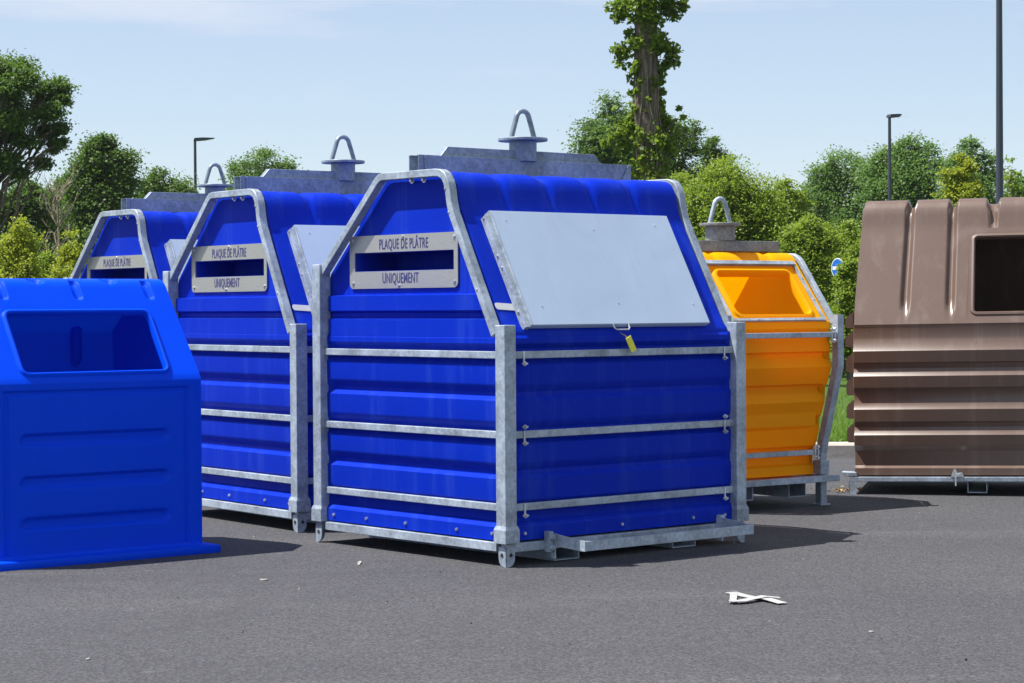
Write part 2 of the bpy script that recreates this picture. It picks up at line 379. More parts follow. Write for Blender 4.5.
# ------------------------------------------------------------------ ground, verge, kerb
def sheet(name, x0, x1, y0, y1, z, mat_):
    b = MB(); b.add([(x0, y0, z), (x1, y0, z), (x1, y1, z), (x0, y1, z)], [(0, 1, 2, 3)])
    return tag(b.build(name, mat_), kind='structure')
KERB_Y = 21.35
sheet('ground', -1500, 1500, -1500, 1500, -0.06, M['turf'])
sheet('asphalt', -70, 70, -60, KERB_Y+0.05, 0.0, M['asphalt'])
vb = MB()
def verge_pt(u, v):
    x = -60+120*u; y = KERB_Y+0.14+180*v*v
    return (x, y, 0.135+0.05*math.sin(x*0.5)*min(1, v*20)+0.25*sstep(0.1, 0.6, v))
vb.grid(60, 60, verge_pt); tag(vb.build('grass_verge', M['turf'], smooth=60), kind='structure')
kerb = empty('kerb', (0, KERB_Y, 0)); tag(kerb, kind='structure')
kmesh = None
for i in range(26):
    if kmesh is None:
        b = MB(); b.prism([(0, -0.1), (0.0, 0.115), (0.018, 0.14), (0.15, 0.143), (0.15, -0.1)], lambda p: (0.004, p[0], p[1]), lambda p: (0.992, p[0], p[1]))
        k = b.build('kerb_stone', M['concrete'], kerb); kmesh = k.data
    else:
        k = bpy.data.objects.new('kerb_stone', kmesh); COL.objects.link(k); k.parent = kerb
    k.location = (-12+i, random.uniform(-0.004, 0.004), random.uniform(-0.003, 0.003))

# ------------------------------------------------------------------ the blue plasterboard container
CL, CW = 1.90, 1.83          # between post centres: along the front, along the gable
GP = [(0.055, 1.345), (0.443, 2.065), (0.462, 2.13), (0.474, 2.20), (0.492, 2.255), (0.525, 2.297), (0.57, 2.318), (0.62, 2.323),
      (1.14, 2.323), (1.18, 2.316), (1.215, 2.294), (1.832, 1.722)]      # outer line of the gable tube (Y, Z)
def make_plaster_container():
    root = empty('recycling_container', (0, 0, 0))
    g = M['galv']
    # --- moulded body
    b = MB()
    prof = [(.145, -.006), (.222, -.006), (.238, .008), (.255, .036), (.345, .04), (.376, .012), (.39, .010), (.500, .008), (.522, .036), (.548, .038),
            (.586, .012), (.60, .010), (.700, .008), (.724, .036), (.79, .038), (.828, .012), (.842, .010), (.954, .008), (.978, .036), (1.002, .038), (1.04, .012), (1.054, .010), (1.160, .008),
            (1.186, .036), (1.255, .038), (1.285, .012), (1.315, .012), (1.335, .03)]
    loops = []
    for z, d in prof:
        loops.append(ribbed_ring(0, CL, 0, CW, d, 0.012, z))
    b.rings(loops)
    b.add(loops[0], [tuple(range(len(loops[0])))])
    # roof shell: profile swept along X with flutes over the shoulder
    path = [(.03, 1.27), (.026, 1.33), (.036, 1.362), (.075, 1.40)]
    path += [(.075+(.457-.075)*t, 1.40+(2.075-1.40)*t) for t in [i/10 for i in range(1, 11)]]
    path += [(.472, 2.13), (.484, 2.19), (.500, 2.24), (.526, 2.276), (.56, 2.298), (.61, 2.308), (.68, 2.311), (.8, 2.311), (1.0, 2.311), (1.10, 2.309), (1.15, 2.30), (1.2, 2.27)]
    path += [(1.2+(1.79-1.2)*t, 2.27+(1.715-2.27)*t) for t in [i/6 for i in range(1, 7)]]+[(1.812, 1.66), (1.812, 1.27)]
    npth = len(path); nrm = []
    for i in range(npth):
        a = Vector(path[max(0, i-1)]); c = Vector(path[min(npth-1, i+1)]); d = (c-a).normalized(); nrm.append(Vector((d.y, -d.x)))
    fl = [0.40, 0.765, 1.12, 1.475]
    def flute(x, i):
        y, z = path[i]
        mask = sstep(2.05, 2.2, z) if y < 0.9 else sstep(1.9, 2.2, z)
        wd = 0.022+0.022*sstep(2.15, 2.3, z)
        return sum(math.exp(-((x-f)/wd)**2) for f in fl)*0.024*mask
    xs = [0.05+(CL-0.1)*i/110 for i in range(111)]
    b.gridpts(xs, list(range(npth)), lambda x, i: (x, path[i][0]+nrm[i].x*flute(x, i), path[i][1]+nrm[i].y*flute(x, i)))
    # gable ends with the posting slot
    slot = rrect(0.523, 1.513, 1.725, 1.838, 0.004, 1)
    for xx, sg in ((0.05, 1), (CL-0.05, -1)):
        b.holed([(p[0], p[1]) for p in path], [slot], lambda p, xx=xx: (xx, p[0], p[1]))
        lo = [[(xx, p[0], p[1]) for p in slot], [(xx+sg*0.03, p[0], p[1]) for p in slot]]
        b.rings(lo)
        # pressed bands across the gable
        for (z0, z1) in ((1.262, 1.432), (1.462, 1.578)):
            def yf(z): return 0.055+(z-1.345)/(2.065-1.345)*(0.443-0.055)+0.06
            y0b, y0t, y1 = max(0.05, yf(z0)), max(0.05, yf(z1)), 1.79
            X0, X1 = xx+sg*0.004, xx-sg*0.036
            e = 0.018
            b.add([(X0, y0b-.02, z0), (X0, y1, z0), (X0, y1, z1), (X0, y0t-.02, z1), (X1, y0b+e, z0+e), (X1, y1-e, z0+e), (X1, y1-e, z1-.006), (X1, y0t+e, z1-.006)],
                  [(4, 5, 6, 7), (0, 1, 5, 4), (1, 2, 6, 5), (2, 3, 7, 6), (3, 0, 4, 7)])
    body = b.build('body', M['blue'], root, smooth=32)
    # posting slot box
    s = MB()
    for xx, sg in ((0.08, 1), (CL-0.08, -1)):
        sl = [(p[0], p[1]) for p in slot]
        s.rings([[(xx, p[0], p[1]) for p in sl], [(xx+sg*0.28, p[0], p[1]) for p in sl]])
        s.add([(xx+sg*0.28, p[0], p[1]) for p in sl], [tuple(range(len(sl)))])
    s.build('slot_lining', M['blue'], body)
    # --- posts, collars, feet
    hw = 0.043
    for (x, y, top) in ((0, 0, 1.393), (CL, 0, 1.393), (0, CW, 1.775), (CL, CW, 1.775)):
        p = MB().box(x-hw, x+hw, y-hw, y+hw, 0.14, top).build('post', g, root, bevel=0.005)
        sx = 1 if x == 0 else -1; sy = 1 if y == 0 else -1
        c = MB()
        cz = [(0.138, 0.054), (0.215, 0.054), (0.238, hw+0.002)]
        c.rings([[(x+a*w, y+b_*w, z) for a, b_ in ((-1, -1), (1, -1), (1, 1), (-1, 1))] for z, w in cz])
        c.build('collar', g, p, bevel=0.003)
        # stacking foot: two plates at a right angle, rounded away below, with black discs painted as dark holes
        f = MB()
        q = [(0.0, 0.0), (0.018, 0.0)]+arc_pts((0.018, 0.05), 0.05, -90, 0, 5)[1:]+[(0.068, 0.115), (0.0, 0.115)]
        ox, oy = x-sx*0.035, y-sy*0.035
        f.prism(q, lambda t: (ox+sx*t[0], oy, t[1]), lambda t: (ox+sx*t[0], oy+sy*0.008, t[1]))
        f.prism(q, lambda t: (ox, oy+sy*t[0], t[1]), lambda t: (ox+sx*0.008, oy+sy*t[0], t[1]))
        ft = f.build('foot', g, root, bevel=0.0015)
        MB().cyl((ox+sx*0.036, oy-sy*0.001, 0.07), (ox+sx*0.036, oy-sy*0.004, 0.07), 0.011, 0.011, 12).build('hole_disc', M['black'], ft)
        MB().cyl((ox-sx*0.001, oy+sy*0.036, 0.07), (ox-sx*0.004, oy+sy*0.036, 0.07), 0.011, 0.011, 12).build('hole_disc', M['black'], ft)
    # --- rails on the four sides
    for z in (1.219, 0.7575, 0.338):
        z0, z1 = z-0.021, z+0.021
        for (x0, x1, y0, y1) in ((-0.012, 0.02, hw, CW-hw), (CL-0.02, CL+0.012, hw, CW-hw), (hw, CL-hw, -0.012, 0.02), (hw, CL-hw, CW-0.02, CW+0.012)):
            MB().box(x0, x1, y0, y1, z0, z1).build('rail', g, root, bevel=0.0035)
        # bolted clips next to the front posts
        for xc in (0.125, CL-0.125):
            c = MB().box(xc-0.005, xc+0.005, -0.019, -0.011, z-0.055, z+0.022)
            for zz in ((z-0.05,) if z != 0.7575 else (z-0.05, z+0.045)):
                bolt(c, (xc, -0.018, zz), (0, -1, 0), 0.009, 0.02); c.cyl((xc-0.022, -0.024, zz), (xc+0.022, -0.024, zz), 0.005, 0.005, 6)
            c.build('clip', M['bolt'], root)
    # --- base frame
    base = MB()
    base.box(-0.03, 0.02, 0.06, CW-0.06, 0.085, 0.136).box(CL-0.02, CL+0.03, 0.06, CW-0.06, 0.085, 0.136)
    base.box(-0.028, CL+0.028, -0.03, 0.02, 0.083, 0.134).box(-0.028, CL+0.028, CW-0.02, CW+0.03, 0.083, 0.134)
    base.box(0.02, CL-0.02, 0.02, CW-0.02, 0.118, 0.130)
    base.build('base_frame', g, root, bevel=0.003)
    for x0 in (0.36, 1.33):                                         # fork pockets
        k = MB(); t = 0.006
        k.box(x0, x0+0.2, 0.0, CW, 0.006, 0.006+t).box(x0, x0+t, 0.0, CW, 0.013, 0.082).box(x0+0.2-t, x0+0.2, 0.0, CW, 0.013, 0.082)
        k.build('fork_pocket', g, root)
    # --- gable tubes
    for x0, x1 in ((-0.028, 0.028), (CL-0.028, CL+0.028)):
        fr = MB().sweep(GP, 0.046, x0, x1).build('gable_frame', g, root, smooth=25, bevel=0.004)
        q = MB()
        xo, sg = (x0, -1) if x0 < 0.5 else (x1, 1)
        for (y, z) in ((0.79, 2.268), (0.91, 2.268)): bolt(q, (xo*0.2+0.8*(0.05 if sg < 0 else CL-0.05), y, z), (sg, 0, 0), 0.013, 0.02)
        for (y, z) in ((0.465, 2.06), (0.5, 2.2), (0.21, 1.6)): bolt(q, (xo, y+0.015, z), (sg, 0, 0), 0.006, 0.005)
        q.build('bolts', M['bolt'], fr)
    # --- lifting beam, mast, disc and eye
    YC = 0.95; XC = 0.95
    lb = MB()
    for y0, y1 in ((YC-0.05, YC-0.044), (YC+0.044, YC+0.05)): lb.box(0.075, CL-0.055, y0, y1, 2.318, 2.428)
    lb.box(0.075, CL-0.055, YC-0.044, YC+0.044, 2.318, 2.324).box(0.075, CL-0.055, YC-0.044, YC-0.03, 2.422, 2.428).box(0.075, CL-0.055, YC+0.03, YC+0.044, 2.422, 2.428)
    for x, sg in ((0.145, 1), (CL-0.10, -1)):                         # sloping end gussets
        for yy in (YC-0.057, YC+0.051):
            lb.prism([(0, 2.3255), (0.075*sg, 2.3255), (0.015*sg, 2.426), (0, 2.426)], lambda p, x=x, yy=yy: (x+p[0]-0.03*sg, yy, p[1]), lambda p, x=x, yy=yy: (x+p[0]-0.03*sg, yy+0.006, p[1]))
    gr = M['galv_roof']
    beam = lb.build('lifting_beam', gr, root, bevel=0.0015)
    ub = MB(); ub.prism([(0.27, 2.325), (0.27, 2.43), (0.325, 2.488), (1.545, 2.488), (1.61, 2.43), (1.61, 2.325)], lambda p: (p[0], YC-0.02, p[1]), lambda p: (p[0], YC+0.03, p[1]))
    ub.build('stiffener', gr, beam, bevel=0.003)
    MB().cyl((XC, YC, 2.42), (XC, YC, 2.547), 0.088, 0.088, 28).build('mast', gr, beam, smooth=40)
    MB().cyl((XC, YC, 2.548), (XC, YC, 2.567), 0.158, 0.158, 36).build('disc', gr, beam, smooth=40, bevel=0.003)
    e = MB()
    op = [(-0.097, 2.566), (-0.052, 2.70)]+arc_pts((0, 2.69), 0.052, 155, 25, 8)+[(0.052, 2.70), (0.097, 2.566)]
    e.tube([(XC+p[0], YC, p[1]) for p in op], 0.017, 8)
    e.build('lifting_eye', gr, beam, smooth=50)
    # --- plaques on both gables
    for xx, sg in ((0.05, -1), (CL-0.05, 1)):
        p = MB(); outer = rrect(0.482, 1.571, 1.616, 1.946, 0.035, 5); t = 0.004
        hole = rrect(0.519, 1.517, 1.7225, 1.8405, 0.003, 1)
        xo, xi = xx+sg*0.012, xx+sg*0.003
        p.holed(outer, [hole], lambda q: (xo, q[0], q[1])); p.holed(outer, [hole], lambda q: (xi, q[0], q[1]))
        p.rings([[(xo, q[0], q[1]) for q in outer], [(xi, q[0], q[1]) for q in outer]]); p.rings([[(xo, q[0], q[1]) for q in hole], [(xi, q[0], q[1]) for q in hole]])
        pl = p.build('plaque', M['plaque'], root)
        r = MB()
        for (y, z) in ((0.515, 1.918), (1.535, 1.918), (0.515, 1.650), (1.535, 1.650), (1.02, 1.931), (1.06, 1.632)): bolt(r, (xo, y, z), (sg, 0, 0), 0.009, 0.009)
        r.build('rivets', M['bolt'], pl)
        rot = Matrix.Rotation(math.radians(90), 4, 'X')
        rz = Matrix.Rotation(math.radians(-90 if sg < 0 else 90), 4, 'Z')
        text_mesh('lettering', 'PLAQUE DE PLÂTRE', 0.090, M['ink'], pl, (xo+sg*0.0012, 1.012, 1.886), rz @ rot, 0.58)
        text_mesh('lettering', 'UNIQUEMENT', 0.090, M['ink'], pl, (xo+sg*0.0012, 1.045, 1.676), rz @ rot, 0.60)
    # --- flap on the front slope: slope frame e (up the slope), n (outwards)
    ev = Vector((0.382, 0.675)).normalized(); nv = Vector((-ev.y, ev.x)); p0 = Vector((0.075, 1.40))
    def S(x, u, h): q = p0+ev*u+nv*h; return (x, q.x, q.y)
    def slab(mb, x0, x1, u0, u1, h0, h1):
        mb.add([S(x0, u0, h0), S(x1, u0, h0), S(x1, u1, h0), S(x0, u1, h0), S(x0, u0, h1), S(x1, u0, h1), S(x1, u1, h1), S(x0, u1, h1)],
               [(0, 3, 2, 1), (4, 5, 6, 7), (0, 1, 5, 4), (1, 2, 6, 5), (2, 3, 7, 6), (3, 0, 4, 7)]); return mb
    fu0, fu1 = -0.045, 0.735
    fp = MB(); slab(fp, 0.205, 1.665, fu0, fu1, 0.058, 0.063); slab(fp, 0.205, 1.665, fu0-0.002, fu0+0.006, 0.022, 0.0575); slab(fp, 1.659, 1.667, fu0+0.007, fu1, 0.022, 0.0575)
    flap = fp.build('flap', M['flap'], root, bevel=0.002)
    sf = MB(); slab(sf, 0.165, 0.2, fu0-0.006, fu1-0.025, 0.004, 0.05); slab(sf, 0.2, 0.2045, fu0, fu1-0.01, 0.03, 0.067)
    slab(sf, 0.203, 1.66, fu1-0.02, fu1+0.004, 0.004, 0.055)
    sfo = sf.build('flap_side_frame', g, root, bevel=0.002)
    dt = MB()
    for (x, u) in ((0.3, 0.67), (1.52, 0.66), (0.33, 0.08), (0.98, 0.62), (1.58, 0.09), (0.95, 0.1)):
        q = S(x, u, 0.063); q2 = S(x, u, 0.066); dt.cyl(q, q2, 0.005, 0.004, 8)
    dt.build('rivets', M['bolt'], flap)
    db = MB()
    for u in (0.06, 0.36, 0.44, 0.7): db.cyl(S(0.1645, u, 0.03), S(0.158, u, 0.03), 0.008, 0.006, 8)
    db.build('bolts', M['bolt'], sfo)
    hb = MB(); hp = [(-0.065, 0.0), (-0.062, -0.03), (-0.05, -0.042), (0.05, -0.042), (0.062, -0.03), (0.065, 0.0)]
    hb.tube([S(0.905+q[0], fu0+0.004+q[1], 0.06) for q in hp], 0.005, 6)
    hb.build('handle', M['bolt'], flap, smooth=50)
    stt = MB(); sp = rrect(0.0, 0.155, 0.0, 0.045, 0.015, 3)
    stt.prism(sp, lambda p: S(0.035+p[0], 0.095+p[1]-p[0]*0.07, 0.001), lambda p: S(0.035+p[0], 0.095+p[1]-p[0]*0.07, 0.0035))
    stt.build('sticker', M['sticker'], root)
    # --- foot pedal of bent flat bar
    pd = MB()
    pd.box(0.305, 1.68, -0.345, -0.338, 0.094, 0.150).box(0.305, 1.68, -0.338, -0.312, 0.144, 0.150)
    for xa, xb in ((0.296, 0.3045), (1.6805, 1.689)):
        pd.prism([(-0.345, 0.092), (-0.30, 0.092), (-0.08, 0.105), (-0.085, 0.03), (-0.05, 0.03), (-0.03, 0.08), (-0.03, 0.175), (-0.075, 0.178), (-0.30, 0.154), (-0.345, 0.154)],
                 lambda p, xa=xa: (xa, p[0], p[1]), lambda p, xb=xb: (xb, p[0], p[1]))
    ped = pd.build('pedal', g, root, bevel=0.0015)
    for xa, sg in ((0.28, 1), (1.705, -1)):
        hg = MB(); hg.box(xa-0.022, xa+0.012, -0.075, -0.031, 0.07, 0.19)
        for z in (0.155, 0.095): hg.cyl((xa, -0.0755, z), (xa, -0.09, z), 0.021, 0.017, 8); hg.cyl((xa, -0.09, z), (xa, -0.104, z), 0.011, 0.011, 6)
        hg.build('hinge', g, ped, bevel=0.002)
    # --- body flange bolts
    fb = MB()
    for t in (0.12, 0.45, 0.95, 1.35, 1.70):
        bolt(fb, (-0.0, t*CW/1.83, 0.185), (-1, 0, 0), 0.011, 0.016); bolt(fb, (CL, t, 0.185), (1, 0, 0), 0.011, 0.016)
    for t in (0.13, 0.9, 1.5, 1.78): bolt(fb, (t, 0.0, 0.185), (0, -1, 0), 0.011, 0.016)
    fb.build('bolts', M['bolt'], body)
    return root
def kids(o): return list(o.children)
def copy_thing(src):
    bpy.context.view_layer.update()
    def rec(o, parent):
        c = o.copy(); COL.objects.link(c); c.parent = parent
        for ch in kids(o): rec(ch, c)
        return c
    return rec(src, None)
PG = 'blue plasterboard containers in a row'
plaster = make_plaster_container()
plaster.location = (-0.0375, 12.5286, 0); plaster.rotation_euler.z = 0.7001
tag(plaster, 'large blue container nearest the camera, grey flap in front with a yellow tag hanging', 'container', PG)
p2 = copy_thing(plaster); p2.location = (-1.4264, 14.5471, 0); p2.rotation_euler.z = 0.632
tag(p2, 'blue plaster container between the tagged one and the plain blue bin, second in the row', 'container', PG)
p3 = copy_thing(plaster); p3.location = (-2.7365, 17.5142, 0); p3.rotation_euler.z = 0.6513
tag(p3, 'blue plaster container farthest back, mostly hidden behind the plain blue bin', 'container', PG)
# the tag on the nearest one's flap handle
fl_ = [o for o in plaster.children if o.name.split('.')[0] == 'flap'][0]
tg = MB(); o0 = Vector((0.915, -0.045, 1.322)); dv = Vector((0.5, 0, -0.87)); wv = Vector((0.80, 0, 0.40)).normalized(); nb = Vector((0.0, -0.004, 0.0))
c0 = o0+dv*0.012
qs = [c0-wv*0.022, c0+wv*0.022, c0+wv*0.022+dv*0.098, c0-wv*0.022+dv*0.098]
tg.add([q for q in qs]+[q+nb for q in qs], [(3, 2, 1, 0), (4, 5, 6, 7), (0, 1, 5, 4), (1, 2, 6, 5), (2, 3, 7, 6), (3, 0, 4, 7)])
tgo = tg.build('tag', M['tag'], fl_); tgo['label'] = 'small yellow card tag'
sg_ = MB(); sg_.tube([(0.905, 0.008, 1.338), (0.91, -0.03, 1.322), tuple(c0+dv*0.01)], 0.003, 5)
sg_.build('string', M['string'], fl_)

# ------------------------------------------------------------------ moulded azure bin on the left
def make_azure_bin():
    root = empty('recycling_bin', (-1.84, 13.39, 0), 0.68)
    tag(root, 'plain bright blue moulded plastic bin with open window, no metal frame', 'bin')
    XL, XR = -1.446, -0.055; YF, YB = 0.05, 1.15; ZE = 1.078
    b = MB()
    # front and rear walls as relief: bordered panel, three long pressed grooves
    def relief(x, z):
        d = 0.0
        px0, px1, pz1 = -1.368, -0.136, 1.022
        e = min(x-px0, px1-x, pz1-z)
        d += 0.014*sstep(-0.006, 0.006, e)-0.010*sstep(0.024, 0.036, e)
        for zc, zl in ((0.735, 0.0), (0.487, 0.0), (0.245, 0.0)):
            s_ = capsule_sd(x, z, -1.222, zc, -0.322, zc)
            d += 0.028*(1-sstep(0.022, 0.044, s_))
        return d
    def axis(a, c, dens, extra):
        s_ = set(np.round(np.linspace(a, c, dens), 4))
        for x in extra: s_.update(np.round([x-0.006, x-0.003, x, x+0.003, x+0.006], 4))
        return sorted(t for t in s_ if a <= t <= c)
    xs = axis(XL, XR, 90, (-1.368, -1.338, -0.136, -0.166)); zs = axis(0.045, ZE-0.012, 100, (1.022, 0.992))
    b.gridpts(xs, zs, lambda x, z: (x, YF+relief(x, z), z))
    b.gridpts(xs[::4]+[xs[-1]], zs[::4]+[zs[-1]], lambda x, z: (x, YB-relief(x, z), z))
    # sloping upper faces and ridge
    ev = Vector((0.40, 0.575)).normalized(); 
    path = [(YF, ZE-0.012), (YF+0.006, ZE+0.002), (YF+0.018, ZE+0.022)]
    top0 = (0.352, 1.5145)
    path2 = [top0]+[(top0[0]+(0.435-top0[0])*t, top0[1]+(1.634-top0[1])*t) for t in [i/14 for i in range(1, 15)]]
    path2 += [(0.445, 1.646), (0.455, 1.656), (0.466, 1.665), (0.478, 1.672), (0.491, 1.678), (0.505, 1.682), (0.522, 1.685), (0.54, 1.687), (0.56, 1.6876), (0.58, 1.688), (0.60, 1.688), (0.62, 1.688), (0.66, 1.687), (0.695, 1.682), (0.722, 1.672), (0.745, 1.656), (0.765, 1.634)]
    path2 += [(0.765+(1.13-0.765)*t, 1.634+(1.37-1.634)*t) for t in [i/8 for i in range(1, 9)]]+[(YB-0.006, 1.355), (YB, 1.335), (YB, ZE-0.012)]
    P = path2; nP = len(P); nr = []
    for i in range(nP):
        a = Vector(P[max(0, i-1)]); c = Vector(P[min(nP-1, i+1)]); d = (c-a).normalized(); nr.append(Vector((d.y, -d.x)))
    def inset(z): return 0.018*sstep(1.1, 1.68, z)
    arc = [0.0]
    for i in range(1, nP): arc.append(arc[-1]+math.dist(P[i], P[i-1]))
    def arc_of(zq): return next(arc[i] for i in range(nP) if P[i][1] >= zq)
    A_lo, A_hi, A_b = arc_of(1.578), arc_of(1.660), arc_of(1.681)
    def dent(x, i):
        y, z = P[i]; d = 0
        for k in (-1.205, -0.70, -0.195):                           # capsule dimples over the front shoulder
            s_ = capsule_sd(x, arc[i], k, A_lo, k, A_hi)
            d += 0.026*(1-sstep(0.010, 0.036, s_))
        for k in (-0.945, -0.44):                                  # half-round bites in the ridge
            s_ = math.hypot(x-k, arc[i]-A_b)
            d += 0.045*(1-sstep(0.02, 0.066, s_))
        return d
    xs2 = [XL+(XR-XL)*i/230 for i in range(231)]
    def rp(x, i):
        y, z = P[i]; k = inset(z); t = (x-XL)/(XR-XL); xx = XL+k+t*(XR-XL-2*k); dd = dent(x, i)
        return (xx, y+nr[i].x*dd, z+nr[i].y*dd)
    b.gridpts(xs2, list(range(nP)), rp)
    # window panel: ring of raised rim around the opening
    p0 = Vector(path[2]); p1 = Vector(top0); Ls = (p1-p0).length; eu = (p1-p0)/Ls; nn = Vector((-eu.y, eu.x))
    def S(x, u, h): q = p0+eu*u+nn*h; return (x, q.x, q.y)
    b.gridpts([XL, XR], [0, 1, 2], lambda x, i: (x, path[i][0], path[i][1]))
    ox0, ox1, ou0, ou1 = -1.222, -0.272, 0.03, Ls-0.045
    n = 6
    lo = []
    for off, h in ((0.03, 0.0), (0.022, 0.012), (0.010, 0.016), (0.0, 0.010), (-0.004, -0.015), (-0.002, -0.03)):
        lo.append([S(q[0], q[1], h) for q in rrect(ox0-off, ox1+off, ou0-off*0.9, ou1+off, 0.035+off, n)])
    b.rings(lo)
    ol = rrect(ox0-0.03, ox1+0.03, ou0-0.027, ou1+0.03, 0.065, n)
    k = inset(1.51)
    b.holed([(XL, 0), (XR, 0), (XR-k, Ls), (XL+k, Ls)], [ol], lambda q: S(q[0], q[1], 0))
    # end walls
    prof = [(YF, 0.045), (YF, ZE-0.012)]+path[1:]+P+[(YB, 0.045)]
    for x, sg in ((XL, 1), (XR, -1)):
        b.holed(prof, [], lambda q, x=x, sg=sg: (x+sg*inset(q[1]), q[0], q[1]))
    body = b.build('body', M['azure'], root, smooth=40)
    # added sun baffle behind the front wall; rib seen through the window
    MB().box(XL+0.03, XR-0.03, YF+0.05, YF+0.056, 0.08, ZE-0.02).build('sun_baffle', M['azure_solid'], body)
    ri = MB(); ri.tube([(-0.34, 1.145, 1.40), (-0.34, 1.12, 1.37), (-0.34, 1.12, 1.18), (-0.34, 1.145, 1.14)], [0.02, 0.038, 0.038, 0.02], 12)
    ri.build('inner_rib', M['azure'], body, smooth=50)
    sk = MB()
    def skl(o_, z): return [(p[0], p[1], z) for p in rrect(XL-o_, XR+o_, YF-o_, YB+o_, 0.03, 3)]
    sk.rings([skl(0.088, 0.0), skl(0.09, 0.006), skl(0.09, 0.036), skl(0.084, 0.046), skl(0.012, 0.052), skl(0.0, 0.066), skl(-0.012, 0.066)])
    sk.add(skl(0.088, 0.0), [tuple(range(16))])
    sk.build('skirt', M['azure'], root, smooth=35)
    return root
make_azure_bin()

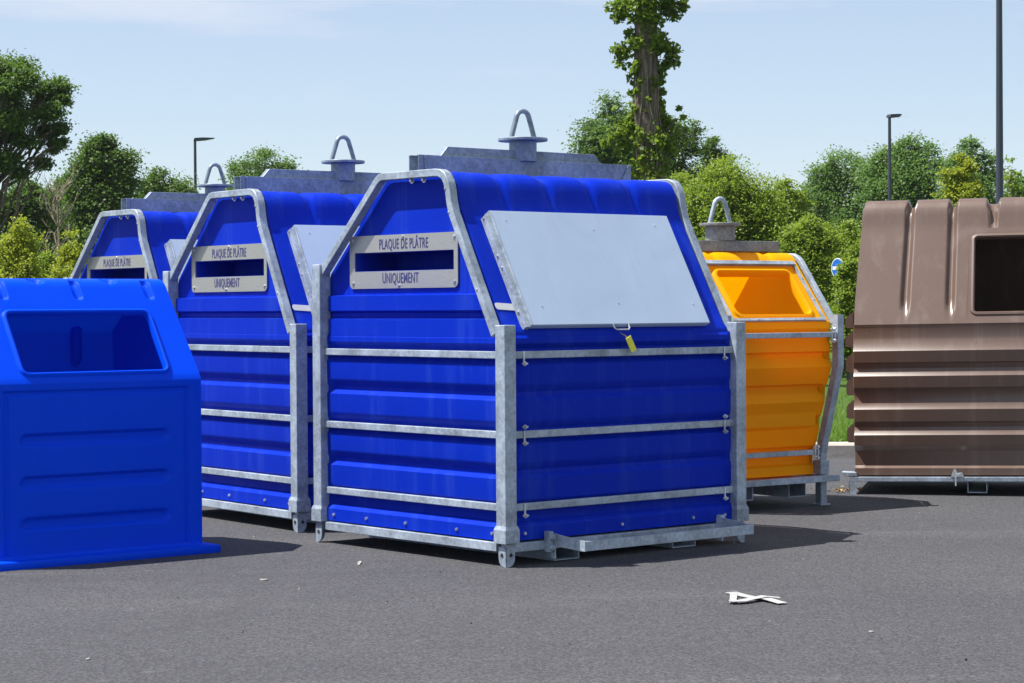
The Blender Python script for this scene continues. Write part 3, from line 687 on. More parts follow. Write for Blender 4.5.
# ------------------------------------------------------------------ yellow container
def make_yellow():
    root = empty('recycling_container', (2.34, 16.25, 0), 0.62)
    tag(root, 'yellow container in grey steel frame with open window', 'container')
    g = M['galv']; XL, XR = -1.1, 0.0; YC = 0.5
    def yf(z):       # front line of the frame: upright above, drawn in towards the base
        if z > 1.04: return -0.13
        if z < 0.39: return 0.056
        return 0.056+(z-0.39)/(1.04-0.39)*(-0.13-0.056)
    prof = [(0.232, 0.035), (0.30, 0.035), (0.315, 0.065), (0.40, 0.07), (0.43, 0.07), (0.45, 0.035), (0.575, 0.028), (0.635, 0.085), (0.66, 0.088), (0.675, 0.04), (0.78, 0.028), (0.87, 0.088), (0.90, 0.088), (0.915, 0.04),
            (1.04, 0.028), (1.115, 0.082), (1.14, 0.08), (1.155, 0.04), (1.22, 0.046), (1.25, 0.065), (1.30, 0.06), (1.325, 0.042), (1.37, 0.046)]
    b = MB(); loops = []
    for z, d in prof:
        y0 = yf(z)+d; loops.append(ribbed_ring(XL, XR, yf(z), 2*YC-yf(z), d, 0.05, z, 0.04, 0.03))
    b.rings(loops); b.add(loops[0], [tuple(range(len(loops[0])))])
    # roof: window panel on the front slope, rounded ridge
    A0 = Vector((-0.082, 1.372)); A1 = Vector((0.275, 1.818)); Ls = (A1-A0).length; eu = (A1-A0)/Ls; nn = Vector((-eu.y, eu.x))
    def S(x, u, h): q = A0+eu*u+nn*h; return (x, q.x, q.y)
    x0, x1 = XL+0.04, XR-0.04
    wx0, wx1, wu0, wu1 = -0.905, -0.185, 0.07, Ls-0.10
    lo = []
    for off, h in ((0.036, 0.0), (0.026, 0.014), (0.008, 0.018), (0.0, 0.008), (-0.004, -0.03), (-0.004, -0.05)):
        lo.append([S(q[0], q[1], h) for q in rrect(wx0-off, wx1+off, wu0-off, wu1+off, 0.045+off, 6)])
    b.rings(lo)
    b.holed([(x0, 0), (x1, 0), (x1, Ls), (x0, Ls)], [rrect(wx0-0.036, wx1+0.036, wu0-0.036, wu1+0.036, 0.081, 6)], lambda q: S(q[0], q[1], 0))
    P = [tuple(A1), (0.295, 1.846), (0.325, 1.875), (0.37, 1.89), (0.5, 1.894), (0.63, 1.89), (0.675, 1.875), (0.705, 1.846), (2*YC-A1.x, A1.y), (2*YC-A0.x, A0.y)]
    def ridge(x, i):
        d = 0.014*sum(math.exp(-((x-k)/0.035)**2) for k in (-0.28, -0.55, -0.82)) if 0 < i < 8 else 0
        return (x, P[i][0], P[i][1]-d)
    b.gridpts([x0+(x1-x0)*i/70 for i in range(71)], list(range(len(P))), ridge)
    for x in (x0, x1): b.holed([tuple(A0)]+P, [], lambda q, x=x: (x, q[0], q[1]))
    body = b.build('body', M['yellow'], root, smooth=35)
    MB().add([(XL+0.1, 0.01, 0.60), (XR-0.1, 0.01, 0.60), (XR-0.1, -0.03, 1.34), (XL+0.1, -0.03, 1.34)], [(0, 1, 2, 3)]).build('sun_baffle', M['yellow'], body)  # added inner baffle, softens the sun glowing through the front wall
    # posts: bent angle bars following the front and rear line
    hw = 0.031
    for x in (XL, XR):
        for s_ in (1, -1):
            pt = [(-0.13, 1.425), (-0.13, 1.04), (0.056, 0.39), (0.056, 0.0)]
            p = MB(); lp = []
            for y, z in pt:
                yy = y if s_ == 1 else 2*YC-y
                lp.append([(x-hw, yy-hw, z), (x+hw, yy-hw, z), (x+hw, yy+hw, z), (x-hw, yy+hw, z)])
            p.rings(lp); k = len(p.v)-4; p.f += [(k, k+1, k+2, k+3)]
            po = p.build('post', g, root, bevel=0.004)
            yy = 0.056 if s_ == 1 else 2*YC-0.056
            c = MB().box(x-0.044, x+0.044, yy-0.044, yy+0.044, 0.235, 0.335); c.build('collar', g, po, bevel=0.004)
            f = MB().box(x-0.05, x+0.05, yy-0.05, yy+0.05, 0.0, 0.012); f.build('foot', g, root, bevel=0.002)
    for z in (1.277, 0.40):
        for s_ in (1, -1):
            y = yf(z)-0.005; ya, yb = (y-0.02, y+0.012) if s_ == 1 else (2*YC-y-0.012, 2*YC-y+0.02)
            MB().box(XL+hw, XR-hw, ya, yb, z-0.019, z+0.019).build('rail', g, root, bevel=0.003)
        y = yf(z)
        for xx in (XL, XR): MB().box(xx-0.016, xx+0.016, y+hw, 2*YC-y-hw, z-0.019, z+0.019).build('rail', g, root, bevel=0.003)
        c = MB()
        for dz in (0.042, -0.042): bolt(c, (-0.075, y-0.026, z+dz), (0, -1, 0), 0.012, 0.03); c.cyl((-0.105, y-0.03, z+dz), (-0.045, y-0.03, z+dz), 0.006, 0.006, 6)
        c.cyl((-0.06, y-0.03, z-0.055), (-0.06, y-0.03, z+0.055), 0.007, 0.007, 6); c.cyl((-0.09, y-0.03, z-0.055), (-0.09, y-0.03, z+0.055), 0.007, 0.007, 6)
        c.build('clip', M['bolt'], root)
    bs = MB()
    bs.box(XL-0.06, XR+0.06, -0.085, -0.02, 0.185, 0.23).box(XL-0.06, XR+0.06, 2*YC+0.02, 2*YC+0.085, 0.185, 0.23)
    bs.box(XL-0.04, XL+0.02, -0.02, 2*YC+0.02, 0.187, 0.228).box(XR-0.02, XR+0.04, -0.02, 2*YC+0.02, 0.187, 0.228).box(XL+0.02, XR-0.02, -0.02, 2*YC+0.02, 0.20, 0.21)
    bs.build('base_frame', g, root, bevel=0.003)
    for xk in (-0.38, -0.9):
        k = MB().box(xk, xk+0.17, 0.0, 0.9, 0.08, 0.086).box(xk, xk+0.006, 0.0, 0.9, 0.087, 0.184).box(xk+0.164, xk+0.17, 0.0, 0.9, 0.087, 0.184); k.build('fork_pocket', g, root)
    # gable tubes
    gp = [(-0.115, 1.37), (0.235, 1.825), (0.262, 1.853), (0.295, 1.873), (0.335, 1.886), (0.38, 1.889), (0.62, 1.889), (0.665, 1.886), (0.705, 1.873), (0.738, 1.853), (0.765, 1.825), (1.115, 1.37)]
    for x in (XL, XR): MB().sweep(gp, 0.036, x-0.03, x+0.012 if x == XR else x+0.03).build('gable_frame', g, root, smooth=25, bevel=0.004)
    # steel frame round the window
    fr = MB()
    def slab(mb, xa, xb, u0, u1, h0, h1):
        mb.add([S(xa, u0, h0), S(xb, u0, h0), S(xb, u1, h0), S(xa, u1, h0), S(xa, u0, h1), S(xb, u0, h1), S(xb, u1, h1), S(xa, u1, h1)],
               [(0, 3, 2, 1), (4, 5, 6, 7), (0, 1, 5, 4), (1, 2, 6, 5), (2, 3, 7, 6), (3, 0, 4, 7)])
    slab(fr, -1.0, -0.085, Ls-0.034, Ls-0.004, 0.003, 0.024); slab(fr, -1.0, -0.085, Ls-0.042, Ls-0.0345, 0.003, 0.03)
    slab(fr, -0.105, -0.085, 0.0, Ls-0.043, 0.003, 0.022); slab(fr, -1.0, -0.98, 0.0, Ls-0.043, 0.003, 0.022); slab(fr, -0.979, -0.106, 0.004, 0.026, 0.003, 0.02)
    fro = fr.build('window_frame', g, root, bevel=0.0015)
    q = MB()
    for x, u in ((-0.3, 0.015), (-0.75, 0.015), (-0.095, 0.2), (-0.095, 0.4)): q.cyl(S(x, u, 0.02), S(x, u, 0.028), 0.008, 0.007, 8)
    q.build('bolts', M['bolt'], fro)
    gd = M['galv_dull']
    bm_ = MB().box(XL+0.0, -0.085, YC-0.09, YC+0.09, 1.9, 1.98); beam = bm_.build('lifting_beam', gd, root, bevel=0.003)
    XC = -0.60
    MB().cyl((XC, YC, 1.981), (XC, YC, 2.09), 0.112, 0.112, 28).build('mast', gd, beam, smooth=40)
    MB().cyl((XC, YC, 2.091), (XC, YC, 2.112), 0.158, 0.158, 32).build('disc', gd, beam, smooth=40, bevel=0.003)
    op = [(-0.10, 2.111), (-0.055, 2.25)]+arc_pts((0, 2.24), 0.056, 155, 25, 8)+[(0.055, 2.25), (0.10, 2.111)]
    MB().tube([(XC+p[0], YC, p[1]) for p in op], 0.017, 8).build('lifting_eye', M['galv'], beam, smooth=50)
make_yellow()

# ------------------------------------------------------------------ brown container
def make_brown():
    root = empty('recycling_container', (2.69, 17.2, 0), -0.233); root.rotation_euler = (0, -0.011, -0.233)
    tag(root, 'brown ribbed plastic container with dark open window at the right edge', 'container')
    XR = 2.6; D = 1.3; b = MB()
    prof = [(0.150, 0.0000), (0.205, 0.0000), (0.212, 0.0120), (0.225, 0.0310), (0.34, 0.0347), (0.374, 0.0161), (0.384, 0.0050), (0.466, -0.0060), (0.478, 0.0040), (0.512, 0.0223), (0.528, 0.0279), (0.562, 0.0161), (0.572, 0.0050), (0.668, -0.0060), (0.682, 0.0040), (0.735, 0.0322), (0.80, 0.0322), (0.83, 0.0161), (0.84, 0.0050), (0.93, -0.0060), (0.943, 0.0040), (0.970, 0.0211), (0.99, 0.0279), (1.028, 0.0161), (1.038, 0.0050), (1.128, -0.0060), (1.142, 0.0040), (1.212, 0.0372), (1.235, 0.0409), (1.32, 0.0409), (1.336, 0.0372)]
    loops = []
    for z, d in prof:
        loops.append([(p[0], p[1], z) for p in rrect(0.012+max(0, d)*0.06, XR-0.012-max(0, d)*0.06, d, D-d, 0.012, 2)])
    # the ends carry deeper bulges than the front: two per rib pair
    b.rings(loops); b.add(loops[0], [tuple(range(len(loops[0])))])
    for x, sg in ((0.01, -1), (XR-0.01, 1)):
        for z0, z1 in ((0.40, 0.56), (0.59, 0.745), (0.775, 0.93), (0.96, 1.12), (1.16, 1.29), (1.31, 1.44)):
            b.prism([(0, z0), (0, z1), (0.055*sg, z1-0.045), (0.062*sg, z1-0.07), (0.062*sg, z0+0.012), (0.05*sg, z0)], lambda p, x=x: (x+p[0], 0.12, p[1]), lambda p, x=x: (x+p[0], D-0.12, p[1]))
    A0 = Vector((0.038, 1.334)); A1 = Vector((0.40, 2.09)); Ls = (A1-A0).length; eu = (A1-A0)/Ls; nn = Vector((-eu.y, eu.x))
    xa, xb = 0.022, XR-0.022
    P = [tuple(A0+eu*(Ls*i/14)) for i in range(15)]+[(0.425, 2.15), (0.442, 2.205), (0.462, 2.255), (0.49, 2.30), (0.52, 2.323), (0.56, 2.335), (0.65, 2.338), (0.74, 2.335), (0.78, 2.323), (0.81, 2.30), (0.86, 2.2)]+[(0.86+(D-0.038-0.86)*i/6, 2.2+(1.334-2.2)*i/6) for i in range(1, 7)]
    nP = len(P); nr = []
    for i in range(nP):
        a = Vector(P[max(0, i-1)]); c = Vector(P[min(nP-1, i+1)]); d = (c-a).normalized(); nr.append(Vector((d.y, -d.x)))
    wx0, wx1, wu0, wu1 = 0.952, 1.648, 0.10, Ls-0.085
    def dent(x, i):
        y, z = P[i]; d = 0
        if y < 0.86:
            for k, zb in ((0.415, 1.475), (0.765, 1.475), (1.835, 1.475), (2.185, 1.475)):
                d += (0.034+0.03*sstep(2.2, 2.32, z))*(1-sstep(0.006, 0.046, capsule_sd(x, z, k, zb, k, 2.5)))
            for k in (1.095, 1.505):
                wd = 0.008+0.02*sstep(2.22, 2.33, z)
                d += 0.05*(1-sstep(wd, wd+0.034, capsule_sd(x, z, k, 2.165, k, 2.5)))
        return d
    def inset(z): return 0.05*sstep(1.35, 2.33, z)+0.03*sstep(2.24, 2.34, z)
    def rp(x, i):
        y, z = P[i]; dd = dent(x, i); t = (x-xa)/(xb-xa); k = inset(z)
        return (xa+k*(1-2*t)*1.0+(x-xa), y+nr[i].x*dd, z+nr[i].y*dd)
    def seg(a, c, n): return [a+(c-a)*i/n for i in range(n+1)]
    rimo = 0.05
    xA = seg(xa, wx0-rimo, 150); xB = seg(wx1+rimo, xb, 150); xM = seg(wx0-rimo, wx1+rimo, 110)
    b.gridpts(xA, list(range(nP)), rp); b.gridpts(xB, list(range(nP)), rp)
    b.gridpts(xM, list(range(14, nP)), rp)
    # window in the middle field
    def S(x, u, h):
        q = A0+eu*u+nn*h; t = (x-xa)/(xb-xa); k = inset(q.y); return (x+k*(1-2*t), q.x, q.y)
    lo = []
    for off, h in ((0.034, 0.0), (0.026, 0.010), (0.010, 0.013), (0.0, 0.004), (-0.004, -0.03)):
        lo.append([S(q[0], q[1], h) for q in rrect(wx0-off, wx1+off, wu0-off, wu1+off, 0.022+off, 5)])
    b.rings(lo)
    b.holed([(wx0-rimo, 0), (wx1+rimo, 0), (wx1+rimo, Ls), (wx0-rimo, Ls)], [rrect(wx0-0.034, wx1+0.034, wu0-0.034, wu1+0.034, 0.056, 5)], lambda q: S(q[0], q[1], 0))
    for x, sg in ((xa, 1), (xb, -1)): b.holed(P, [], lambda q, x=x, sg=sg: (x+sg*inset(q[1]), q[0], q[1]))
    body = b.build('body', M['brown'], root, smooth=28)
    bs = MB()
    bs.box(-0.03, XR+0.03, -0.03, 0.02, 0.103, 0.137).box(-0.03, XR+0.03, D-0.02, D+0.03, 0.103, 0.137).box(-0.028, 0.03, 0.02, D-0.02, 0.105, 0.136).box(XR-0.03, XR+0.028, 0.02, D-0.02, 0.105, 0.136)
    bs.box(0.03, XR-0.03, 0.02, D-0.02, 0.12, 0.13)
    bs.build('base_frame', M['galv'], root, bevel=0.002)
    for x0 in (-0.032, XR-0.028):
        for y0 in (-0.03, D-0.03): MB().box(x0, x0+0.006, y0, y0+0.06, 0.0, 0.1).box(x0, x0+0.06, y0, y0+0.006, 0.0, 0.1).build('foot', M['galv'], root)
        cl = MB(); sg = 1 if x0 < 1 else -1; xx = x0 if sg > 0 else x0+0.06
        cl.prism([(-0.055*sg, 0.175), (0.06*sg, 0.17), (0.065*sg, 0.142), (-0.03*sg, 0.138)], lambda p: (xx+p[0], -0.03, p[1]+0.002), lambda p: (xx+p[0], 0.09, p[1]+0.002))
        cl.build('corner_clamp', M['galv'], root, bevel=0.003)
    for x0 in (0.885, 1.53):
        k = MB().box(x0, x0+0.15, -0.01, D, 0.012, 0.018).box(x0, x0+0.006, -0.01, D, 0.019, 0.102).box(x0+0.144, x0+0.15, -0.01, D, 0.019, 0.102); k.build('fork_pocket', M['galv'], root)
    for x0 in (0.76, 1.75):
        k = MB(); k.prism([(0, 0.138), (0.02, 0.2), (0.035, 0.205), (0.05, 0.17), (0.085, 0.175), (0.1, 0.138)], lambda p: (x0+p[0], -0.04, p[1]), lambda p: (x0+p[0], -0.025, p[1]))
        k.box(x0+0.03, x0+0.042, -0.042, -0.034, 0.07, 0.138); bolt(k, (x0+0.06, -0.041, 0.155), (0, -1, 0), 0.012, 0.02); k.build('clip', M['bolt'], root)
make_brown()

# ------------------------------------------------------------------ street lamps
def lamp(px, py_head, depth, head, label, rpole=0.06, arm=0.75):
    top = at(px, py_head, depth); root = empty('street_lamp', (top.x, top.y, 0)); tag(root, label, 'street lamp', 'street lamps')
    h = top.z
    MB().tube([(0, 0, 0), (0, 0, 0.9), (0, 0, 1.0), (0, 0, h)], [rpole*1.5, rpole*1.45, rpole*1.2, rpole*0.8], 14).build('pole', M['lamp_paint'], root, smooth=50)
    MB().cyl((0, 0, 0.0), (0, 0, 0.03), 0.2, 0.2, 16).build('base_plate', M['lamp_paint'], root)
    a = math.radians(head); dx, dy = math.cos(a), math.sin(a)
    hd = MB()
    pr = [(-0.06, -0.05), (0.10, -0.06), (0.32, -0.035), (arm, 0.045), (arm, 0.062), (0.3, 0.075), (-0.02, 0.055)]
    wd = 0.15
    hd.prism(pr, lambda p: (p[0]*dx-wd*dy, p[0]*dy+wd*dx, h+p[1]), lambda p: (p[0]*dx+wd*dy, p[0]*dy-wd*dx, h+p[1]))
    ho = hd.build('lamp_head', M['lamp_paint'], root, bevel=0.01)
    ln = MB(); ln.prism([(0.34, -0.040), (0.7, 0.028), (0.7, 0.022), (0.34, -0.046)], lambda p: (p[0]*dx-0.1*dy, p[0]*dy+0.1*dx, h+p[1]), lambda p: (p[0]*dx+0.1*dy, p[0]*dy-0.1*dx, h+p[1]))
    ln.build('lens', M['lamp_glass'], ho)
lamp(195, 139.5, 84, 8, 'slim dark street lamp above the trees behind the row of blue containers', 0.065)
lamp(889.5, 116, 76, 20, 'slim dark street lamp rising behind the brown container, its head in view', 0.065, 0.42)
lamp(999, -70, 36, 150, 'thick dark lamp pole at the right edge, running out of the top of the picture', 0.058)

# ------------------------------------------------------------------ foliage
def leaves_mesh(centers, size, up=0.5, sizes=None, rng=RNG, aspect=0.62):
    """one diamond-shaped, slightly folded leaf per centre, as vertex and face arrays"""
    n = len(centers)
    nrm = rng.normal(size=(n, 3)); nrm /= np.linalg.norm(nrm, axis=1)[:, None]
    nrm[:, 2] = np.abs(nrm[:, 2])*(1-up)+up; nrm /= np.linalg.norm(nrm, axis=1)[:, None]
    t = rng.normal(size=(n, 3)); t -= nrm*(t*nrm).sum(1)[:, None]; t /= np.linalg.norm(t, axis=1)[:, None]
    w = np.cross(nrm, t)
    s = (size*(0.6+0.8*rng.random(n)))[:, None] if sizes is None else sizes[:, None]
    c = centers; fold = nrm*s*0.12
    V = np.stack([c-t*s*0.5, c-t*s*0.05+w*s*aspect*0.5+fold, c+t*s*0.5-fold*0.6, c-t*s*0.05-w*s*aspect*0.5+fold], 1).reshape(-1, 3)
    return V
def mesh_from_quads(name, V, mat_, parent):
    n = len(V)//4; me = bpy.data.meshes.new(name)
    me.vertices.add(len(V)); me.vertices.foreach_set('co', V.astype(np.float32).ravel())
    me.loops.add(len(V)); me.loops.foreach_set('vertex_index', np.arange(len(V), dtype=np.int32))
    me.polygons.add(n); me.polygons.foreach_set('loop_start', np.arange(0, len(V), 4, dtype=np.int32)); me.polygons.foreach_set('loop_total', np.full(n, 4, dtype=np.int32))
    me.update(calc_edges=True); me.validate(); me.materials.append(mat_)
    o = bpy.data.objects.new(name, me); COL.objects.link(o); o.parent = parent
    return o
def curve_pts(a, b, sag, n=6, jit=0.04):
    a = Vector(a); b = Vector(b); L = (b-a).length; out = []
    for i in range(n+1):
        t = i/n; p = a.lerp(b, t); p.z += sag*L*math.sin(math.pi*t)
        if 0 < i < n: p += Vector((random.gauss(0, jit*L), random.gauss(0, jit*L), random.gauss(0, jit*L*0.5)))
        out.append(p)
    return out
def tree(name, label, cat, base, lobes, leaf, nleaf, size, trunk_r, bark='bark', group=None, clump=0.16, nclump=None, up=0.62, fork=None, shell=0.5):
    """lobes: (centre relative to the base, radii). Limbs run to each lobe, twigs through it, leaves sit in clumps round the twigs."""
    root = empty(name, base); tag(root, label, cat, group)
    zmin = min(c[2]-r[2] for c, r in lobes); zc = sum(c[2] for c, r in lobes)/len(lobes)
    ztop = fork if fork else max(0.35*zc, zmin*0.9)
    cx = sum(c[0] for c, r in lobes)/len(lobes); cy = sum(c[1] for c, r in lobes)/len(lobes)
    tk = MB(); ft = Vector((cx*0.25, cy*0.25, ztop))
    tp = curve_pts((0, 0, -0.1), ft, 0, 6, 0.015); tk.tube(tp, [trunk_r*(1.25-0.45*i/6) if i else trunk_r*1.6 for i in range(7)], 10)
    lead = Vector((cx*0.8, cy*0.8, zc*1.12)); lp = curve_pts(ft, lead, 0, 6, 0.03); tk.tube(lp, [trunk_r*(0.8-0.55*i/6) for i in range(7)], 8)
    vol = [r[0]*r[1]*r[2] for c, r in lobes]; tot = sum(v**0.75 for v in vol); cents = []
    br = MB()
    for (c, r), v in zip(lobes, vol):
        C = Vector(c); k = min(6, max(0, int(random.uniform(0.1, 0.75)*6)))
        st = lp[k] if C.z > lp[k].z*0.8 else ft.lerp(lp[0], 0.5)
        rb = trunk_r*random.uniform(0.26, 0.42); bp = curve_pts(st, C, 0.06, 5, 0.04)
        br.tube(bp, [rb*(1-0.75*i/5) for i in range(6)], 6, cap=False)
        n = int(2.3*nleaf*v**0.75/tot); nc = max(5, int(n/(nclump or 60)))
        d = RNG.normal(size=(nc, 3)); d /= np.linalg.norm(d, axis=1)[:, None]
        rad = (shell+(1-shell)*RNG.random(nc)**0.5)[:, None]
        q = np.array(c)+d*rad*np.array(r)*(0.86+0.3*RNG.random((nc, 1)))
        q = q[q[:, 2] > 0.15]
        for j in range(0, len(q), 3):
            e = Vector(q[j]); s_ = bp[random.choice((3, 4, 5))]
            br.tube([s_, s_.lerp(e, 0.5)+Vector((0, 0, 0.04*(e-s_).length)), e], [rb*0.25, rb*0.17, rb*0.06], 4, cap=False)
        per = max(1, n//max(1, len(q)))
        cs = clump*(sum(r)/3)*2.0
        off = RNG.normal(size=(len(q), per, 3))*np.array([cs, cs, cs*0.52])*(0.5+RNG.random((len(q), 1, 1)))
        cents.append((q[:, None, :]+off).reshape(-1, 3))
    tk.build('trunk', M[bark], root, smooth=60); br.build('branches', M[bark], root, smooth=60, recalc=False)
    cc = np.concatenate(cents); cc = cc[cc[:, 2] > 0.05]; size = size*0.66
    mesh_from_quads('crown', leaves_mesh(cc, size, up), M[leaf], root)
    return root
def crown_lobes(w, d, z0, z1, n, seed, taper=0.25, big=0.36):
    r = random.Random(seed); out = []
    H = (z1-z0)/2; zc = (z0+z1)/2
    for i in range(n):
        for _ in range(50):
            x, y, z = r.uniform(-1, 1), r.uniform(-1, 1), r.uniform(-1, 1)
            if x*x+y*y+z**4 < 1: break
        k = 1-0.5*taper*max(0, z); s = r.uniform(0.55, 1.3)*big
        out.append(((x*w*0.74*k, y*d*0.74*k, zc+z*H*0.78), (w*s, d*s, max(H*s*0.7, 0.2))))
    out.append(((0, 0, zc), (w*0.55, d*0.55, H*0.6)))
    for fx, dz in ((-0.42, 0.36), (0.02, 0.2), (0.4, 0.32)): out.append(((fx*w+r.uniform(-.1, .1)*w, r.uniform(-.2, .2)*d, z1-H*(dz+r.uniform(0, .12))), (w*0.3, d*0.3, H*0.2)))
    return out
def scr_tree(name, label, cat, x, ytop, wpx, depth, leaf, nleaf, size, seed, zlow=0.15, nl=14, tr=0.18, group=None, bark='bark', **kw):
    """a tree standing at a given distance, sized in metres from its height and spread"""
    random.seed(seed)
    t = at(x, ytop, depth); w = wpx*depth/F_PX
    return tree(name, label, cat, (t.x, depth, 0.1), crown_lobes(w, w*0.9, t.z*zlow, t.z, int(nl*1.5), seed, big=0.78*kw.pop('big', 0.36)), leaf, nleaf, size, tr, bark, group, **kw)
TG = 'trees behind the car park'; BG = 'bushes along the verge'
# left side
random.seed(3)
bt = at(-34, 300, 50)
def sl(px, py, r, dd=0, depth=50): q = at(px, py, depth); s = depth/F_PX; return ((q.x-bt.x, dd, q.z), (r*s, r*s, r*s*0.75))
tree('oak_tree', 'tall open dark tree at the left edge with sky showing between its limbs', 'tree', (bt.x, 50, 0.1),
     [sl(-50, 90, 22), sl(-25, 78, 20, .5), sl(-4, 76, 15, -.4), sl(10, 70, 13, .6), sl(25, 84, 13, -.5), sl(40, 94, 11, .4), sl(54, 92, 11, .2), sl(16, 96, 13, -.8), sl(62, 104, 7, 0), sl(36, 112, 12, .6), sl(55, 118, 10, -.4),
      sl(4, 108, 13, .3), sl(20, 126, 12, -.6), sl(44, 134, 10, .5), sl(60, 132, 7, .1), sl(2, 138, 12, .5), sl(28, 148, 9, -.3), sl(52, 150, 8, .3), sl(8, 164, 10, -.3), sl(38, 166, 8, .4), sl(62, 146, 5), sl(20, 178, 8), sl(-20, 130, 20), sl(-45, 120, 22), sl(-20, 165, 16)],
     'leaf_dark', 30000, 0.125, 0.15, 'bark', TG, clump=0.26, nclump=26, fork=2.0, shell=0.1)
scr_tree('oak_tree', 'round dark green tree right of the tall open tree, behind the bare sapling', 'tree', 104, 128, 42, 62, 'leaf_dark', 26000, 0.14, 11, 0.1, 18, 0.22, TG)
scr_tree('oak_tree', 'low dark tree under the tall open tree at the left edge', 'tree', 22, 178, 48, 58, 'leaf_dark', 24000, 0.13, 12, 0.02, 16, 0.2, TG)
scr_tree('oak_tree', 'small dark tree just left of the slim left street lamp', 'tree', 166, 163, 40, 70, 'leaf_dark', 20000, 0.14, 13, 0.05, 14, 0.2, TG)
scr_tree('oak_tree', 'rounded green tree top showing above the second blue container', 'tree', 260, 144, 46, 82, 'leaf_mid', 20000, 0.16, 14, 0.1, 14, 0.22, TG)
scr_tree('oak_tree', 'dark tree filling the gap between lamp and first tree, behind the far blue container', 'tree', 128, 185, 42, 72, 'leaf_dark', 16000, 0.15, 15, 0.02, 12, 0.2, TG)
scr_tree('oak_tree', 'dark leafy tree filling the gap behind the bare sapling', 'tree', 66, 172, 40, 66, 'leaf_dark', 16000, 0.14, 16, 0.02, 12, 0.2, TG)
scr_tree('shrub', 'yellow green shrub at the left edge behind the plain blue bin', 'shrub', 18, 218, 26, 31, 'leaf_lime', 12000, 0.06, 21, 0.02, 12, 0.05, BG, big=0.42, up=0.5)
scr_tree('shrub', 'yellow green shrub beside the far blue container, right of the bare sapling', 'shrub', 72, 234, 20, 33, 'leaf_lime', 9000, 0.06, 22, 0.02, 10, 0.05, BG, big=0.4, up=0.5)
scr_tree('shrub', 'low green shrub between the two yellow green shrubs on the left', 'shrub', 46, 252, 22, 34, 'leaf_bright', 8000, 0.06, 23, 0.02, 10, 0.05, BG, big=0.4)
# bare sapling
random.seed(31)
sp_ = at(55, 300, 36); sap = empty('bare_sapling', (sp_.x, 36, 0.1)); tag(sap, 'bare pale twiggy sapling among the shrubs on the left', 'sapling')
s_ = MB(); hp_ = at(55, 168, 36).z
stem = curve_pts((0, 0, 0), (0.05, 0, hp_*0.82), 0, 8, 0.008); s_.tube(stem, [0.05-0.04*i/8 for i in range(9)], 7)
s_.build('stem', M['bark_pale'], sap, smooth=60)
tw = MB()
for i in range(46):
    st = stem[random.randint(3, 8)]; a = random.uniform(0, 6.28); L = random.uniform(0.35, 0.85)*(1.15-st.z/hp_*0.5)
    e = st+Vector((math.cos(a)*L*0.6, math.sin(a)*L*0.6, L*0.85)); pts = curve_pts(st, e, 0.03, 4, 0.04); tw.tube(pts, [0.011, 0.009, 0.007, 0.005, 0.003], 4, cap=False)
    for k in range(4):
        q0 = pts[random.randint(1, 4)]; aa = random.uniform(0, 6.28); l2 = random.uniform(0.12, 0.32)
        tw.tube([q0, q0+Vector((math.cos(aa)*l2*0.6, math.sin(aa)*l2*0.6, l2*0.8))], [0.005, 0.002], 3, cap=False)
tw.build('twigs', M['bark_pale'], sap, recalc=False)
wp = at(55, 262, 35.2); wpo = empty('wooden_post', (wp.x, 35.2, 0.1)); tag(wpo, 'short weathered wooden post half hidden in the shrubs on the left', 'post')
tp_ = at(55, 255, 35.2).z-0.1
MB().prism(rrect(-0.075, 0.075, -0.06, 0.06, 0.02, 2), lambda p: (p[0], p[1], 0), lambda p: (p[0]*0.96, p[1]*0.96, tp_+p[0]*0.2)).build('shaft', M['wood'], wpo)

# ivy-clad trunk: tall oak stem whose crown stands above the picture
random.seed(5)
ivd = 34.0; ib = at(652, 300, ivd); iv = empty('ivy_clad_tree', (ib.x, ivd, 0.1)); tag(iv, 'tall rough tree trunk clad in ivy and leafy shoots behind the front blue container', 'tree')
S34 = ivd/F_PX
def ip(px, py): q = at(px, py, ivd); return Vector((q.x-ib.x, 0, q.z-0.1))
spine = [Vector((0.02, 0, -0.1)), ip(651, 260), ip(649, 170), ip(646.5, 110), ip(646, 60), ip(646, 10), ip(647, -40), ip(650, -90)]
rr = [0.36, 0.27, 0.225, 0.208, 0.19, 0.175, 0.16, 0.12]
tk = MB(); tk.tube(spine, rr, 18); tko = tk.build('trunk', M['bark'], iv, smooth=60)
def spine_at(z):
    for i in range(len(spine)-1):
        if spine[i].z <= z <= spine[i+1].z:
            t = (z-spine[i].z)/(spine[i+1].z-spine[i].z); return spine[i].lerp(spine[i+1], t), rr[i]*(1-t)+rr[i+1]*t
    return spine[-1], rr[-1]
vn = MB()
for k in range(9):
    a = random.uniform(0, 6.28); pts = []
    for i in range(26):
        z = 0.2+i*0.19; c, r = spine_at(z); a += random.gauss(0, 0.14); pts.append(c+Vector((math.cos(a)*(r+0.008), math.sin(a)*(r+0.008), 0)))
    vn.tube(pts, [0.018-0.0005*i for i in range(26)], 5, cap=False)
vn.build('ivy_stems', M['bark_pale'], iv, smooth=60, recalc=False)
